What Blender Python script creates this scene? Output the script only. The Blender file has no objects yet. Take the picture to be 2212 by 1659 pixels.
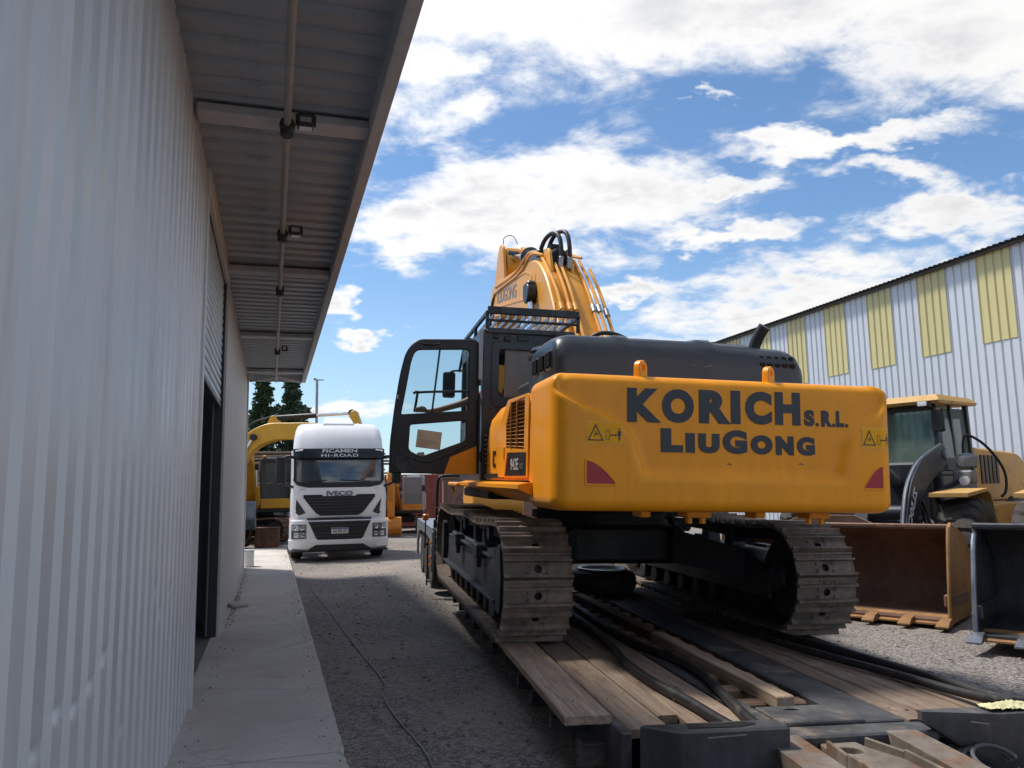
import bpy, bmesh, math, random
from mathutils import Matrix, Vector, Euler
from mathutils.geometry import tessellate_polygon
rad = math.radians
PI = math.pi
random.seed(7)
scene = bpy.context.scene
COL = scene.collection

# ------------------------------------------------------------------ camera
cam_d = bpy.data.cameras.new('camera')
cam = bpy.data.objects.new('camera', cam_d)
COL.objects.link(cam)
cam_d.sensor_width = 36.0
cam_d.lens = 36.0 * 1700.0 / 2212.0
cam_d.clip_start = 0.05
cam_d.clip_end = 6000
cam.matrix_world = (Matrix.Translation((0, 0, 1.7)) @ Matrix.Rotation(rad(90 + 7.6), 4, 'X')
                    @ Matrix.Rotation(rad(-1.0), 4, 'Z'))
scene.camera = cam

# ------------------------------------------------------------------ light
SUN_AZ = -62.0      # degrees from +Y, negative = towards -X
SUN_EL = 60.0
scene.view_settings.view_transform = 'Standard'
scene.view_settings.look = 'None'
scene.view_settings.exposure = 0.82
scene.view_settings.gamma = 1
scene.view_settings.use_curve_mapping = False
sun_d = bpy.data.lights.new('sun', 'SUN')
sun_d.energy = 2.6
sun_d.angle = rad(8.0)
sun_d.color = (1.0, 0.95, 0.87)
sun = bpy.data.objects.new('sun', sun_d)
COL.objects.link(sun)
sdir = Vector((math.sin(rad(SUN_AZ)) * math.cos(rad(SUN_EL)), math.cos(rad(SUN_AZ)) * math.cos(rad(SUN_EL)), math.sin(rad(SUN_EL))))
sun.rotation_euler = sdir.to_track_quat('Z', 'Y').to_euler()
sun.location = sdir * 60


class NT:
    """small node-tree builder"""
    def __init__(s, tree):
        s.t = tree; s.n = tree.nodes; s.l = tree.links
    def node(s, ty, **kw):
        n = s.n.new(ty)
        for k, v in kw.items():
            setattr(n, k, v)
        return n
    def link(s, a, b):
        s.l.new(a, b)
    def put(s, sock, v):
        if hasattr(v, 'is_output'):
            s.l.new(v, sock)
        else:
            sock.default_value = v
    def math(s, op, a, b=None, c=None, clamp=False):
        n = s.n.new('ShaderNodeMath'); n.operation = op; n.use_clamp = clamp
        s.put(n.inputs[0], a)
        if b is not None: s.put(n.inputs[1], b)
        if c is not None: s.put(n.inputs[2], c)
        return n.outputs[0]
    def vmath(s, op, a, b=None):
        n = s.n.new('ShaderNodeVectorMath'); n.operation = op
        s.put(n.inputs[0], a)
        if b is not None: s.put(n.inputs[1], b)
        return n.outputs[0]
    def comb(s, x, y, z):
        n = s.n.new('ShaderNodeCombineXYZ')
        for i, v in enumerate((x, y, z)): s.put(n.inputs[i], v)
        return n.outputs[0]
    def noise(s, vec, scale, detail=4, rough=0.55, dist=0.0, lac=2.0):
        n = s.n.new('ShaderNodeTexNoise')
        if vec is not None: s.put(n.inputs['Vector'], vec)
        n.inputs['Scale'].default_value = scale; n.inputs['Detail'].default_value = detail
        n.inputs['Roughness'].default_value = rough; n.inputs['Distortion'].default_value = dist
        n.inputs['Lacunarity'].default_value = lac
        return n.outputs['Fac']
    def sstep(s, v, a, b, lo=0.0, hi=1.0):
        n = s.n.new('ShaderNodeMapRange'); n.interpolation_type = 'SMOOTHSTEP'
        s.put(n.inputs[0], v)
        n.inputs[1].default_value = a; n.inputs[2].default_value = b
        n.inputs[3].default_value = lo; n.inputs[4].default_value = hi
        return n.outputs[0]
    def mix(s, f, a, b, blend='MIX'):
        n = s.n.new('ShaderNodeMix'); n.data_type = 'RGBA'; n.blend_type = blend
        s.put(n.inputs[0], f); s.put(n.inputs[6], a); s.put(n.inputs[7], b)
        return n.outputs[2]


# ------------------------------------------------------------------ sky with a broken cloud deck
world = bpy.data.worlds.new('World')
scene.world = world
world.use_nodes = True
w = NT(world.node_tree)
w.n.clear()
w_out = w.node('ShaderNodeOutputWorld')
w_bg = w.node('ShaderNodeBackground')
w.link(w_bg.outputs[0], w_out.inputs[0])
sky = w.node('ShaderNodeTexSky', sky_type='NISHITA')
sky.sun_disc = False
sky.sun_elevation = rad(SUN_EL)
sky.sun_rotation = rad(SUN_AZ)
sky.altitude = 700
sky.air_density = 1.0
sky.dust_density = 0.6
sky.ozone_density = 2.0
tc = w.node('ShaderNodeTexCoord')
sep = w.node('ShaderNodeSeparateXYZ')
w.link(tc.outputs['Generated'], sep.inputs[0])
dx, dy, dz = sep.outputs
zc = w.math('MAXIMUM', dz, 0.0)
# cloud deck seen in perspective: project the direction on a plane overhead
den = w.math('ADD', zc, 0.10)
px_ = w.math('DIVIDE', dx, den)
py_ = w.math('DIVIDE', dy, den)
pv = w.comb(px_, py_, 0.0)
n_big = w.noise(w.vmath('ADD', pv, (3.1, 7.7, 0)), 0.9, 2, 0.5)
n_det = w.noise(w.vmath('ADD', pv, (1.3, 2.2, 0.4)), 4.4, 8, 0.64, 0.25)
# where the larger banks stand (direction x/y, z/y), each with half-widths and tilt
yy = w.math('MAXIMUM', dy, 0.08)
gu = w.math('DIVIDE', dx, yy)
gv = w.math('DIVIDE', dz, yy)


guv = w.comb(gu, gv, 0.0)
wn = w.node('ShaderNodeTexNoise'); wn.inputs['Scale'].default_value = 9.0; wn.inputs['Detail'].default_value = 4; wn.inputs['Roughness'].default_value = .6
w.link(w.vmath('MULTIPLY', guv, (1.0, 1.9, 1.0)), wn.inputs['Vector'])
wv = w.vmath('MULTIPLY', w.vmath('SUBTRACT', wn.outputs['Color'], (.5, .5, .5)), (.26, .13, 0))
guv = w.vmath('ADD', guv, wv)


def bank(cu, cv, ru, rv, tilt=0.0, amp=1.0):
    n = w.node('ShaderNodeMapping'); n.vector_type = 'TEXTURE'
    n.inputs['Location'].default_value = (cu, cv, 0); n.inputs['Rotation'].default_value = (0, 0, tilt); n.inputs['Scale'].default_value = (ru, rv, 1)
    w.link(guv, n.inputs[0])
    v = w.node('ShaderNodeVectorMath', operation='LENGTH'); w.link(n.outputs[0], v.inputs[0])
    return w.math('ADD', v.outputs['Value'], (1 - amp) * .8)


BANKS = [(0.12, 0.71, 0.54, 0.20, 0.06, 1.0), (0.56, 0.66, 0.30, 0.17, -0.20, 1.0), (-0.11, 0.56, 0.15, 0.11, 0.45, .85),
         (0.72, 0.60, 0.14, 0.10, -0.2, .9), (0.07, 0.385, 0.28, 0.088, 0.06, 1.0), (-0.13, 0.345, 0.13, 0.05, -0.1, .85), (0.28, 0.335, 0.13, 0.024, 0.03, .8),
         (0.45, 0.455, 0.20, 0.026, 0.06, .95), (0.50, 0.405, 0.15, 0.030, -0.10, .75), (0.29, 0.40, 0.10, 0.026, -0.05, .7),
         (0.60, 0.35, 0.16, 0.05, -0.02, .85), (0.40, 0.215, 0.28, 0.085, 0.10, 1.0), (0.16, 0.255, 0.10, 0.02, 0.0, .45),
         (-0.23, 0.245, 0.05, 0.024, 0.0, .8), (-0.17, 0.21, 0.05, 0.016, 0.0, .6), (-0.22, 0.10, 0.12, 0.03, 0.0, .5), (0.28, 0.52, 0.05, 0.02, 0.2, .5)]
tot = None
for bk in BANKS:
    o = bank(*bk)
    tot = o if tot is None else w.math('MINIMUM', tot, o)
tot = w.sstep(tot, 1.55, 0.2)
front = w.sstep(dy, 0.25, 0.6)              # away from the banks in view the deck goes on at random
gap = w.sstep(dy, 0.25, 0.6, 0.05, -0.15)  # cloud cover out of view is raised to whiten the ambient light
dens = w.math('ADD', w.math('MULTIPLY', n_big, 0.42), w.math('MULTIPLY', n_det, 0.86))
dens = w.math('ADD', dens, w.math('MULTIPLY', w.math('MULTIPLY', tot, front), 0.46))
dens = w.math('ADD', dens, gap)
cov = w.sstep(dens, 0.585, 0.89)
core = w.sstep(dens, 0.78, 1.06)
# relief inside the cloud: light tops, greyer bases
n_sh = w.noise(w.vmath('ADD', pv, (1.3, 2.45, 0.4)), 3.0, 4, 0.6, 0.0)
shade = w.math('MULTIPLY', core, w.sstep(n_sh, 0.34, 0.68))
cl_col = w.mix(shade, (0.635, 0.627, 0.615, 1), (0.415, 0.42, 0.435, 1))
sky_c = w.mix(1.0, sky.outputs[0], (0.070, 0.083, 0.090, 1), 'MULTIPLY')
haze_f = w.sstep(dz, 0.34, -0.02, 0.0, 0.50)
sky_c = w.mix(haze_f, sky_c, (0.37, 0.46, 0.56, 1))
# cloud brightens gently towards the unseen sun, added to lift light in the shade
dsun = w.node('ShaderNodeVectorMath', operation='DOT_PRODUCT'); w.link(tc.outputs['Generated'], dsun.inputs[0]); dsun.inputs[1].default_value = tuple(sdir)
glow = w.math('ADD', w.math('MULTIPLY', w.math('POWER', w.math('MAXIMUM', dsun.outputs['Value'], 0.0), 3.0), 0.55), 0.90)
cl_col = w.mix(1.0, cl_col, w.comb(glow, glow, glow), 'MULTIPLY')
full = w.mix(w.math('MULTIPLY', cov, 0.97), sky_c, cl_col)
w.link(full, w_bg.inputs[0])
w_bg.inputs[1].default_value = 1.0
world.cycles.sampling_method = 'MANUAL'
world.cycles.sample_map_resolution = 256
cy = scene.cycles
cy.max_bounces = 6; cy.diffuse_bounces = 3; cy.glossy_bounces = 3; cy.transparent_max_bounces = 8; cy.transmission_bounces = 3
cy.caustics_reflective = False; cy.caustics_refractive = False
cy.sample_clamp_indirect = 6.0
cy.use_adaptive_sampling = True; cy.adaptive_threshold = 0.02
cy.use_denoising = True

# ------------------------------------------------------------------ materials
MATS = {}


def mat(name, col, rough=0.5, metal=0.0, var=0.12, scale=4.0, dirt=None, dirt_amt=0.0, dirt_scale=2.0, bump=0.0, bump_scale=40.0,
        coat=0.0, spec=0.5, stretch=None, alpha=1.0, rough_var=0.08, transmission=0.0, emit=None, ov=0.0):
    if name in MATS: return MATS[name]
    m = bpy.data.materials.new(name); m.use_nodes = True
    t = NT(m.node_tree)
    b = m.node_tree.nodes['Principled BSDF']
    co = t.node('ShaderNodeTexCoord').outputs['Object']
    if stretch:
        mp = t.node('ShaderNodeMapping'); mp.inputs['Scale'].default_value = stretch
        t.link(co, mp.inputs[0]); co = mp.outputs[0]
    n1 = t.noise(co, scale, 6, 0.6)
    f = t.sstep(n1, 0.3, 0.7)
    c0 = tuple(max(0, c * (1 - var)) for c in col) + (1,)
    c1 = tuple(min(1, c * (1 + var)) for c in col) + (1,)
    c = t.mix(f, c0, c1)
    r = t.math('ADD', t.math('MULTIPLY', f, rough_var * 2), rough - rough_var)
    if dirt:
        n2 = t.noise(co, dirt_scale, 9, 0.68, 0.3)
        lo = 0.72 - 0.42 * dirt_amt
        df = t.sstep(n2, lo, lo + 0.16, 0.0, min(1, 0.55 + dirt_amt * .5))
        c = t.mix(df, c, tuple(dirt) + (1,))
        r = t.math('ADD', r, t.math('MULTIPLY', df, 0.35), clamp=True)
    # fine streaks and specks so that no paint is one even tone
    mp2 = t.node('ShaderNodeMapping'); mp2.inputs['Scale'].default_value = (7, 7, .9); t.link(t.node('ShaderNodeTexCoord').outputs['Object'], mp2.inputs[0])
    n4 = t.noise(mp2.outputs[0], 1.6, 6, .7)
    g4 = t.sstep(n4, .25, .75, 1 - var * .9, 1 + var * .5)
    if ov:
        g4 = t.math('MULTIPLY', g4, t.math('ADD', t.math('MULTIPLY', t.node('ShaderNodeObjectInfo').outputs['Random'], 2 * ov), 1 - ov))
    c = t.mix(1.0, c, t.comb(g4, g4, g4), 'MULTIPLY')
    t.link(c, b.inputs['Base Color']); t.link(r, b.inputs['Roughness'])
    b.inputs['Metallic'].default_value = metal
    b.inputs['Specular IOR Level'].default_value = spec
    b.inputs['Coat Weight'].default_value = coat
    b.inputs['Coat Roughness'].default_value = 0.08
    b.inputs['Alpha'].default_value = alpha
    b.inputs['Transmission Weight'].default_value = transmission
    if emit:
        b.inputs['Emission Color'].default_value = tuple(emit[:3]) + (1,); b.inputs['Emission Strength'].default_value = emit[3]
    if bump:
        n3 = t.noise(co, bump_scale, 6, 0.65)
        bn = t.node('ShaderNodeBump'); bn.inputs['Strength'].default_value = bump; bn.inputs['Distance'].default_value = 0.02
        t.link(n3, bn.inputs['Height']); t.link(bn.outputs[0], b.inputs['Normal'])
    MATS[name] = m
    return m


def glass(name, tint=(0.85, 0.93, 0.9), opac=0.25, rough=0.02, body=(0.02, 0.03, 0.035)):
    if name in MATS: return MATS[name]
    m = bpy.data.materials.new(name); m.use_nodes = True
    t = NT(m.node_tree); t.n.clear()
    out = t.node('ShaderNodeOutputMaterial')
    tr = t.node('ShaderNodeBsdfTransparent'); tr.inputs[0].default_value = tint + (1,)
    p = t.node('ShaderNodeBsdfPrincipled'); p.inputs['Base Color'].default_value = body + (1,); p.inputs['Roughness'].default_value = rough
    fr = t.node('ShaderNodeFresnel'); fr.inputs[0].default_value = 1.5
    fac = t.math('ADD', t.math('MULTIPLY', fr.outputs[0], 0.9), opac, clamp=True)
    mx = t.node('ShaderNodeMixShader')
    t.link(fac, mx.inputs[0]); t.link(tr.outputs[0], mx.inputs[1]); t.link(p.outputs[0], mx.inputs[2])
    t.link(mx.outputs[0], out.inputs[0])
    MATS[name] = m
    return m


DUST = (0.30, 0.25, 0.20)
RUST = (0.20, 0.075, 0.03)
ORANGE = mat('orange_paint', (0.90, 0.335, 0.009), 0.38, 0, 0.07, 1.1, (0.60, 0.30, 0.07), 0.24, 3.6, coat=0.08, spec=.28, rough_var=0.07)
BOOMPAINT = mat('boom_paint', (0.72, 0.32, 0.035), 0.42, 0, 0.06, 1.2, (0.35, 0.22, 0.10), 0.22, 2.5)
YELLOW = mat('yellow_paint', (0.62, 0.32, 0.02), 0.45, 0, 0.10, 1.5, (0.25, 0.17, 0.08), 0.35, 3.0)
YELLOW_OLD = mat('faded_yellow_paint', (0.55, 0.33, 0.10), 0.55, 0, 0.12, 1.6, (0.30, 0.20, 0.10), 0.4, 3.0)
ORANGE_OLD = mat('old_orange_paint', (0.62, 0.22, 0.02), 0.5, 0, 0.15, 2.0, (0.22, 0.10, 0.05), 0.4, 3.5)
CHARCOAL = mat('charcoal_paint', (0.026, 0.031, 0.039), 0.36, 0, 0.10, 1.5, (0.10, 0.10, 0.10), 0.15, 2.0, coat=0.15)
CABGREY = mat('cab_grey', (0.028, 0.033, 0.040), 0.42, 0, 0.10, 2.0, (0.12, 0.12, 0.12), 0.12, 3.0)
BLACK = mat('black_paint', (0.010, 0.011, 0.013), 0.45, 0, 0.15, 2.0, (0.06, 0.055, 0.05), 0.2, 4.0)
FRAME = mat('track_frame_paint', (0.030, 0.036, 0.046), 0.5, 0, 0.2, 3.0, (0.13, 0.11, 0.10), 0.35, 3.5, bump=0.1)
BELLY = mat('greasy_black_steel', (0.010, 0.010, 0.011), 0.6, 0, 0.2, 3.0, (0.04, 0.035, 0.03), 0.3, 4.0)
SHOE = mat('worn_track_steel', (0.20, 0.16, 0.13), 0.65, 0.1, 0.35, 7.0, (0.25, 0.15, 0.10), 0.5, 5.0, bump=0.45, bump_scale=60, ov=.14)
RUBBER = mat('rubber', (0.022, 0.021, 0.021), 0.75, 0, 0.2, 4.0, (0.09, 0.08, 0.07), 0.4, 4.0, bump=0.2)
TYRE_DUSTY = mat('dusty_tyre_rubber', (0.050, 0.045, 0.041), 0.85, 0, 0.25, 3.0, (0.15, 0.125, 0.10), 0.5, 4.0, bump=0.25)
HOSE = mat('hose_rubber', (0.016, 0.016, 0.018), 0.5, 0, 0.2, 8.0, (0.11, 0.10, 0.09), 0.40, 6.0)
CHROME = mat('chrome', (0.72, 0.72, 0.74), 0.12, 1.0, 0.05, 6.0)
STEEL = mat('bare_steel', (0.35, 0.36, 0.38), 0.40, 0.85, 0.2, 6.0, RUST, 0.15, 5.0)
DARKSTEEL = mat('dark_trailer_steel', (0.072, 0.074, 0.080), 0.55, 0.1, 0.30, 3.0, (0.21, 0.17, 0.135), 0.52, 2.2, bump=0.25, bump_scale=25)
RUSTY = mat('rusty_steel', (0.17, 0.085, 0.05), 0.75, 0.1, 0.35, 3.0, (0.30, 0.17, 0.09), 0.4, 3.0, bump=0.3, bump_scale=30)
RUSTBEAM = mat('rust_streaked_beam', (0.185, 0.155, 0.13), 0.7, 0.05, 0.30, 3.0, (0.17, 0.085, 0.04), 0.60, 3.2, bump=0.2, bump_scale=30)
WHITE = mat('white_paint', (0.80, 0.81, 0.82), 0.25, 0, 0.02, 1.0, (0.55, 0.53, 0.50), 0.06, 2.0, coat=0.4, rough_var=0.04)
LETTER = mat('dark_lettering', (0.020, 0.024, 0.034), 0.40, 0, 0.08, 3.0)
# ------------------------------------------------------------------ mesh helpers
class MB:
    """collects geometry; build() links it as ONE mesh object"""
    def __init__(s):
        s.v = []; s.f = []
    def add(s, vs, fs, m=None):
        o = len(s.v)
        s.v += [tuple(m @ Vector(p)) if m else tuple(p) for p in vs]
        s.f += [tuple(i + o for i in f) for f in fs]
        return s
    def bm(s, bm, m=None):
        bm.verts.index_update()
        s.add([v.co.copy() for v in bm.verts], [[v.index for v in f.verts] for f in bm.faces], m)
        bm.free()
        return s
    def box(s, c, d, bev=0.0, rot=None, seg=1):
        b = bmesh.new()
        bmesh.ops.create_cube(b, size=1, matrix=Matrix.Diagonal((d[0], d[1], d[2], 1)))
        if bev:
            bmesh.ops.bevel(b, geom=b.edges[:], offset=min(bev, min(d) * .49), segments=seg, profile=.5, affect='EDGES')
        m = Matrix.Translation(c)
        if rot is not None: m = m @ Euler(rot).to_matrix().to_4x4()
        return s.bm(b, m)
    def bar(s, a, b_, w_, h_, bev=0.0, up=(0, 0, 1)):
        """box from a to b with cross-section w x h"""
        a = Vector(a); b_ = Vector(b_); d = b_ - a; L = d.length
        y = d.normalized(); u = Vector(up)
        x = y.cross(u)
        if x.length < 1e-4: x = y.cross(Vector((1, 0, 0)))
        x.normalize(); z = x.cross(y)
        m = Matrix((x, y, z)).transposed().to_4x4(); m.translation = (a + b_) / 2
        b = bmesh.new()
        bmesh.ops.create_cube(b, size=1, matrix=Matrix.Diagonal((w_, L, h_, 1)))
        if bev: bmesh.ops.bevel(b, geom=b.edges[:], offset=bev, segments=1, profile=.5, affect='EDGES')
        return s.bm(b, m)
    def cyl(s, a, b_, r0, r1=None, n=20, caps=True, bev=0.0):
        r1 = r0 if r1 is None else r1
        a = Vector(a); b_ = Vector(b_); q = (b_ - a).to_track_quat('Z', 'Y'); L = (b_ - a).length
        rings = [(0, r0), (L, r1)] if not bev else [(0, r0 - bev), (bev, r0), (L - bev, r1), (L, r1 - bev)]
        vs = []; fs = []
        for (z, r_) in rings:
            for i in range(n):
                t = 2 * PI * i / n
                vs.append(a + q @ Vector((r_ * math.cos(t), r_ * math.sin(t), z)))
        for k in range(len(rings) - 1):
            for i in range(n):
                j = (i + 1) % n
                fs.append((k * n + i, k * n + j, k * n + n + j, k * n + n + i))
        if caps:
            fs.append(tuple(range(n - 1, -1, -1))); e = (len(rings) - 1) * n
            fs.append(tuple(range(e, e + n)))
        return s.add(vs, fs)
    def lathe(s, a, axis, prof, n=32, closed=False):
        """prof: (distance along the axis, radius)"""
        a = Vector(a); q = Vector(axis).to_track_quat('Z', 'Y')
        vs = []; fs = []
        for (z, r_) in prof:
            for i in range(n):
                t = 2 * PI * i / n
                vs.append(a + q @ Vector((r_ * math.cos(t), r_ * math.sin(t), z)))
        K = len(prof)
        for k in range(K if closed else K - 1):
            k2 = (k + 1) % K
            for i in range(n):
                j = (i + 1) % n
                fs.append((k * n + i, k * n + j, k2 * n + j, k2 * n + i))
        if not closed:
            if prof[0][1] > 1e-4: fs.append(tuple(range(n - 1, -1, -1)))
            if prof[-1][1] > 1e-4: fs.append(tuple(range((K - 1) * n, K * n)))
        return s.add(vs, fs)
    def tube(s, pts, r, n=10, smooth=0):
        P = [Vector(p) for p in pts]
        for _ in range(smooth):
            Q = [P[0]]
            for i in range(len(P) - 1):
                Q += [P[i] * .75 + P[i + 1] * .25, P[i] * .25 + P[i + 1] * .75]
            P = Q + [P[-1]]
        T = []
        for i in range(len(P)):
            d = (P[min(i + 1, len(P) - 1)] - P[max(i - 1, 0)])
            T.append(d.normalized())
        u = T[0].orthogonal().normalized()
        vs = []; fs = []
        for i, p in enumerate(P):
            if i:
                u = (u - T[i] * u.dot(T[i]))
                u = u.normalized() if u.length > 1e-6 else T[i].orthogonal().normalized()
            v_ = T[i].cross(u)
            rr = r(i / (len(P) - 1)) if callable(r) else r
            for k in range(n):
                t = 2 * PI * k / n
                vs.append(p + u * (rr * math.cos(t)) + v_ * (rr * math.sin(t)))
        for i in range(len(P) - 1):
            for k in range(n):
                j = (k + 1) % n
                fs.append((i * n + k, i * n + j, i * n + n + j, i * n + n + k))
        fs.append(tuple(range(n - 1, -1, -1))); e = (len(P) - 1) * n
        fs.append(tuple(range(e, e + n)))
        return s.add(vs, fs)
    def prism(s, poly, axis, a, b_, bev=0.0, seg=1, m=None):
        """polygon extruded along an axis; poly holds the two other coordinates in xyz order"""
        def P(p, h):
            return {'x': (h, p[0], p[1]), 'y': (p[0], h, p[1]), 'z': (p[0], p[1], h)}[axis]
        b = bmesh.new()
        n = len(poly)
        lo = [b.verts.new(P(p, a)) for p in poly]; hi = [b.verts.new(P(p, b_)) for p in poly]
        b.faces.new(lo); b.faces.new(hi[::-1])
        for i in range(n):
            j = (i + 1) % n
            b.faces.new((lo[j], lo[i], hi[i], hi[j]))
        bmesh.ops.recalc_face_normals(b, faces=b.faces[:])
        if bev:
            bmesh.ops.bevel(b, geom=b.edges[:], offset=bev, segments=seg, profile=.5, affect='EDGES')
        bmesh.ops.triangulate(b, faces=[f for f in b.faces if len(f.verts) > 4])
        return s.bm(b, m)
    def loft(s, rings, closed=True, caps=True):
        n = len(rings[0]); vs = [p for r_ in rings for p in r_]; fs = []
        for k in range(len(rings) - 1):
            for i in range(n if closed else n - 1):
                j = (i + 1) % n
                fs.append((k * n + i, k * n + j, k * n + n + j, k * n + n + i))
        if caps:
            fs.append(tuple(range(n - 1, -1, -1))); e = (len(rings) - 1) * n
            fs.append(tuple(range(e, e + n)))
        return s.add(vs, fs)
    def grid(s, nu, nv, fn):
        vs = [fn(i / nu, j / nv) for j in range(nv + 1) for i in range(nu + 1)]
        fs = [(j * (nu + 1) + i, j * (nu + 1) + i + 1, (j + 1) * (nu + 1) + i + 1, (j + 1) * (nu + 1) + i) for j in range(nv) for i in range(nu)]
        return s.add(vs, fs)
    def shape(s, loops, t0, t1, m=None, bev=0.0):
        """flat plate with holes: loops[0] outer, others holes, 2-D points; thickness t0..t1 along local z; m places it"""
        cu = bpy.data.curves.new('tmp', 'CURVE'); cu.dimensions = '2D'; cu.fill_mode = 'BOTH'
        cu.extrude = max(abs(t1 - t0) / 2 - bev, 0.0001); cu.bevel_depth = bev; cu.bevel_resolution = 0
        cu.offset = -bev
        for lp in loops:
            sp = cu.splines.new('POLY'); sp.points.add(len(lp) - 1); sp.use_cyclic_u = True
            for i, p in enumerate(lp): sp.points[i].co = (p[0], p[1], 0, 1)
        o = bpy.data.objects.new('tmp', cu); COL.objects.link(o)
        dg = bpy.context.evaluated_depsgraph_get()
        me = bpy.data.meshes.new_from_object(o.evaluated_get(dg))
        mm = (m or Matrix()) @ Matrix.Translation((0, 0, (t0 + t1) / 2))
        s.add([v.co.copy() for v in me.vertices], [tuple(p.vertices) for p in me.polygons], mm)
        bpy.data.objects.remove(o); bpy.data.curves.remove(cu); bpy.data.meshes.remove(me)
        return s
    def text(s, body, height, width=None, m=None, bold=0.0, extrude=0.003, space=1.0, shear=0.0):
        """lettering scaled to a cap height and total width, lower-left corner at the origin of m (local x, y)"""
        cu = bpy.data.curves.new('tmp', 'FONT'); cu.body = body; cu.size = 1.0; cu.offset = bold; cu.extrude = extrude
        cu.space_character = space; cu.shear = shear; cu.fill_mode = 'BOTH'; cu.resolution_u = 5
        o = bpy.data.objects.new('tmp', cu); COL.objects.link(o)
        dg = bpy.context.evaluated_depsgraph_get()
        me = bpy.data.meshes.new_from_object(o.evaluated_get(dg))
        xs = [v.co.x for v in me.vertices]; ys = [v.co.y for v in me.vertices]
        x0, x1, y0, y1 = min(xs), max(xs), min(ys), max(ys)
        sy = height / (y1 - y0); sx = (width / (x1 - x0)) if width else sy
        mm = (m or Matrix())
        s.add([mm @ Vector(((v.co.x - x0) * sx, (v.co.y - y0) * sy, v.co.z)) for v in me.vertices], [tuple(p.vertices) for p in me.polygons])
        bpy.data.objects.remove(o); bpy.data.curves.remove(cu); bpy.data.meshes.remove(me)
        return s
    def mesh(s, name, material, smooth=35):
        me = bpy.data.meshes.new(name)
        me.from_pydata([tuple(v) for v in s.v], [], s.f)
        me.validate(clean_customdata=False)
        b = bmesh.new(); b.from_mesh(me)
        bmesh.ops.recalc_face_normals(b, faces=b.faces[:])
        b.to_mesh(me); b.free()
        if smooth:
            me.shade_smooth(); me.set_sharp_from_angle(angle=rad(smooth))
        me.materials.append(material)
        me.update()
        return me
    def build(s, name, material, parent=None, smooth=35):
        o = bpy.data.objects.new(name, s.mesh(name, material, smooth))
        COL.objects.link(o)
        if parent: o.parent = parent
        return o


def inst(name, me, parent=None, m=None):
    o = bpy.data.objects.new(name, me); COL.objects.link(o)
    if parent: o.parent = parent
    if m is not None: o.matrix_local = m
    return o


def tag(o, label=None, cat=None, group=None, kind=None):
    if label: o['label'] = label
    if cat: o['category'] = cat
    if group: o['group'] = group
    if kind: o['kind'] = kind
    return o


def thing(name, label, cat, m=None, group=None):
    o = bpy.data.objects.new(name, None); o.empty_display_size = .3
    COL.objects.link(o)
    if m is not None: o.matrix_world = m
    return tag(o, label, cat, group)


def frame(loc, yaw, pitch=0.0, roll=0.0):
    """yaw ccw about z, pitch nose-up, roll right-side-down (degrees)"""
    return (Matrix.Translation(loc) @ Matrix.Rotation(rad(yaw), 4, 'Z') @ Matrix.Rotation(rad(pitch), 4, 'X') @ Matrix.Rotation(rad(roll), 4, 'Y'))


def axes(o, x, y, z):
    m = Matrix((Vector(x), Vector(y), Vector(z))).transposed().to_4x4(); m.translation = o
    return m


def rrect(x0, x1, y0, y1, r, n=5):
    """rounded rectangle, counter-clockwise; r a number or four radii from the lower left on"""
    r = [r] * 4 if not hasattr(r, '__len__') else r
    P = []
    for k, (cx, cy, a0) in enumerate(((x0 + r[0], y0 + r[0], PI), (x1 - r[1], y0 + r[1], 1.5 * PI), (x1 - r[2], y1 - r[2], 0), (x0 + r[3], y1 - r[3], .5 * PI))):
        for i in range(n + 1):
            a = a0 + .5 * PI * i / n
            P.append((cx + r[k] * math.cos(a), cy + r[k] * math.sin(a)))
    return P


def rpoly(pts, r, n=4):
    """polygon with rounded corners"""
    P = []
    N = len(pts)
    for i in range(N):
        a = Vector(pts[i - 1]); b = Vector(pts[i]); c = Vector(pts[(i + 1) % N])
        rr = r[i] if hasattr(r, '__len__') else r
        d0 = (a - b); d1 = (c - b)
        k = min(rr, d0.length * .45, d1.length * .45)
        p0 = b + d0.normalized() * k; p1 = b + d1.normalized() * k
        for j in range(n + 1):
            t = j / n
            q = p0 * (1 - t) ** 2 + b * 2 * t * (1 - t) + p1 * t * t
            P.append((q.x, q.y))
    return P


def circ(cx, cy, r, n=16):
    return [(cx + r * math.cos(2 * PI * i / n), cy + r * math.sin(2 * PI * i / n)) for i in range(n)]


def lerp(a, b, t):
    return a + (b - a) * t


def sm(x, a, b):
    t = max(0.0, min(1.0, (x - a) / (b - a)))
    return t * t * (3 - 2 * t)
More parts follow.
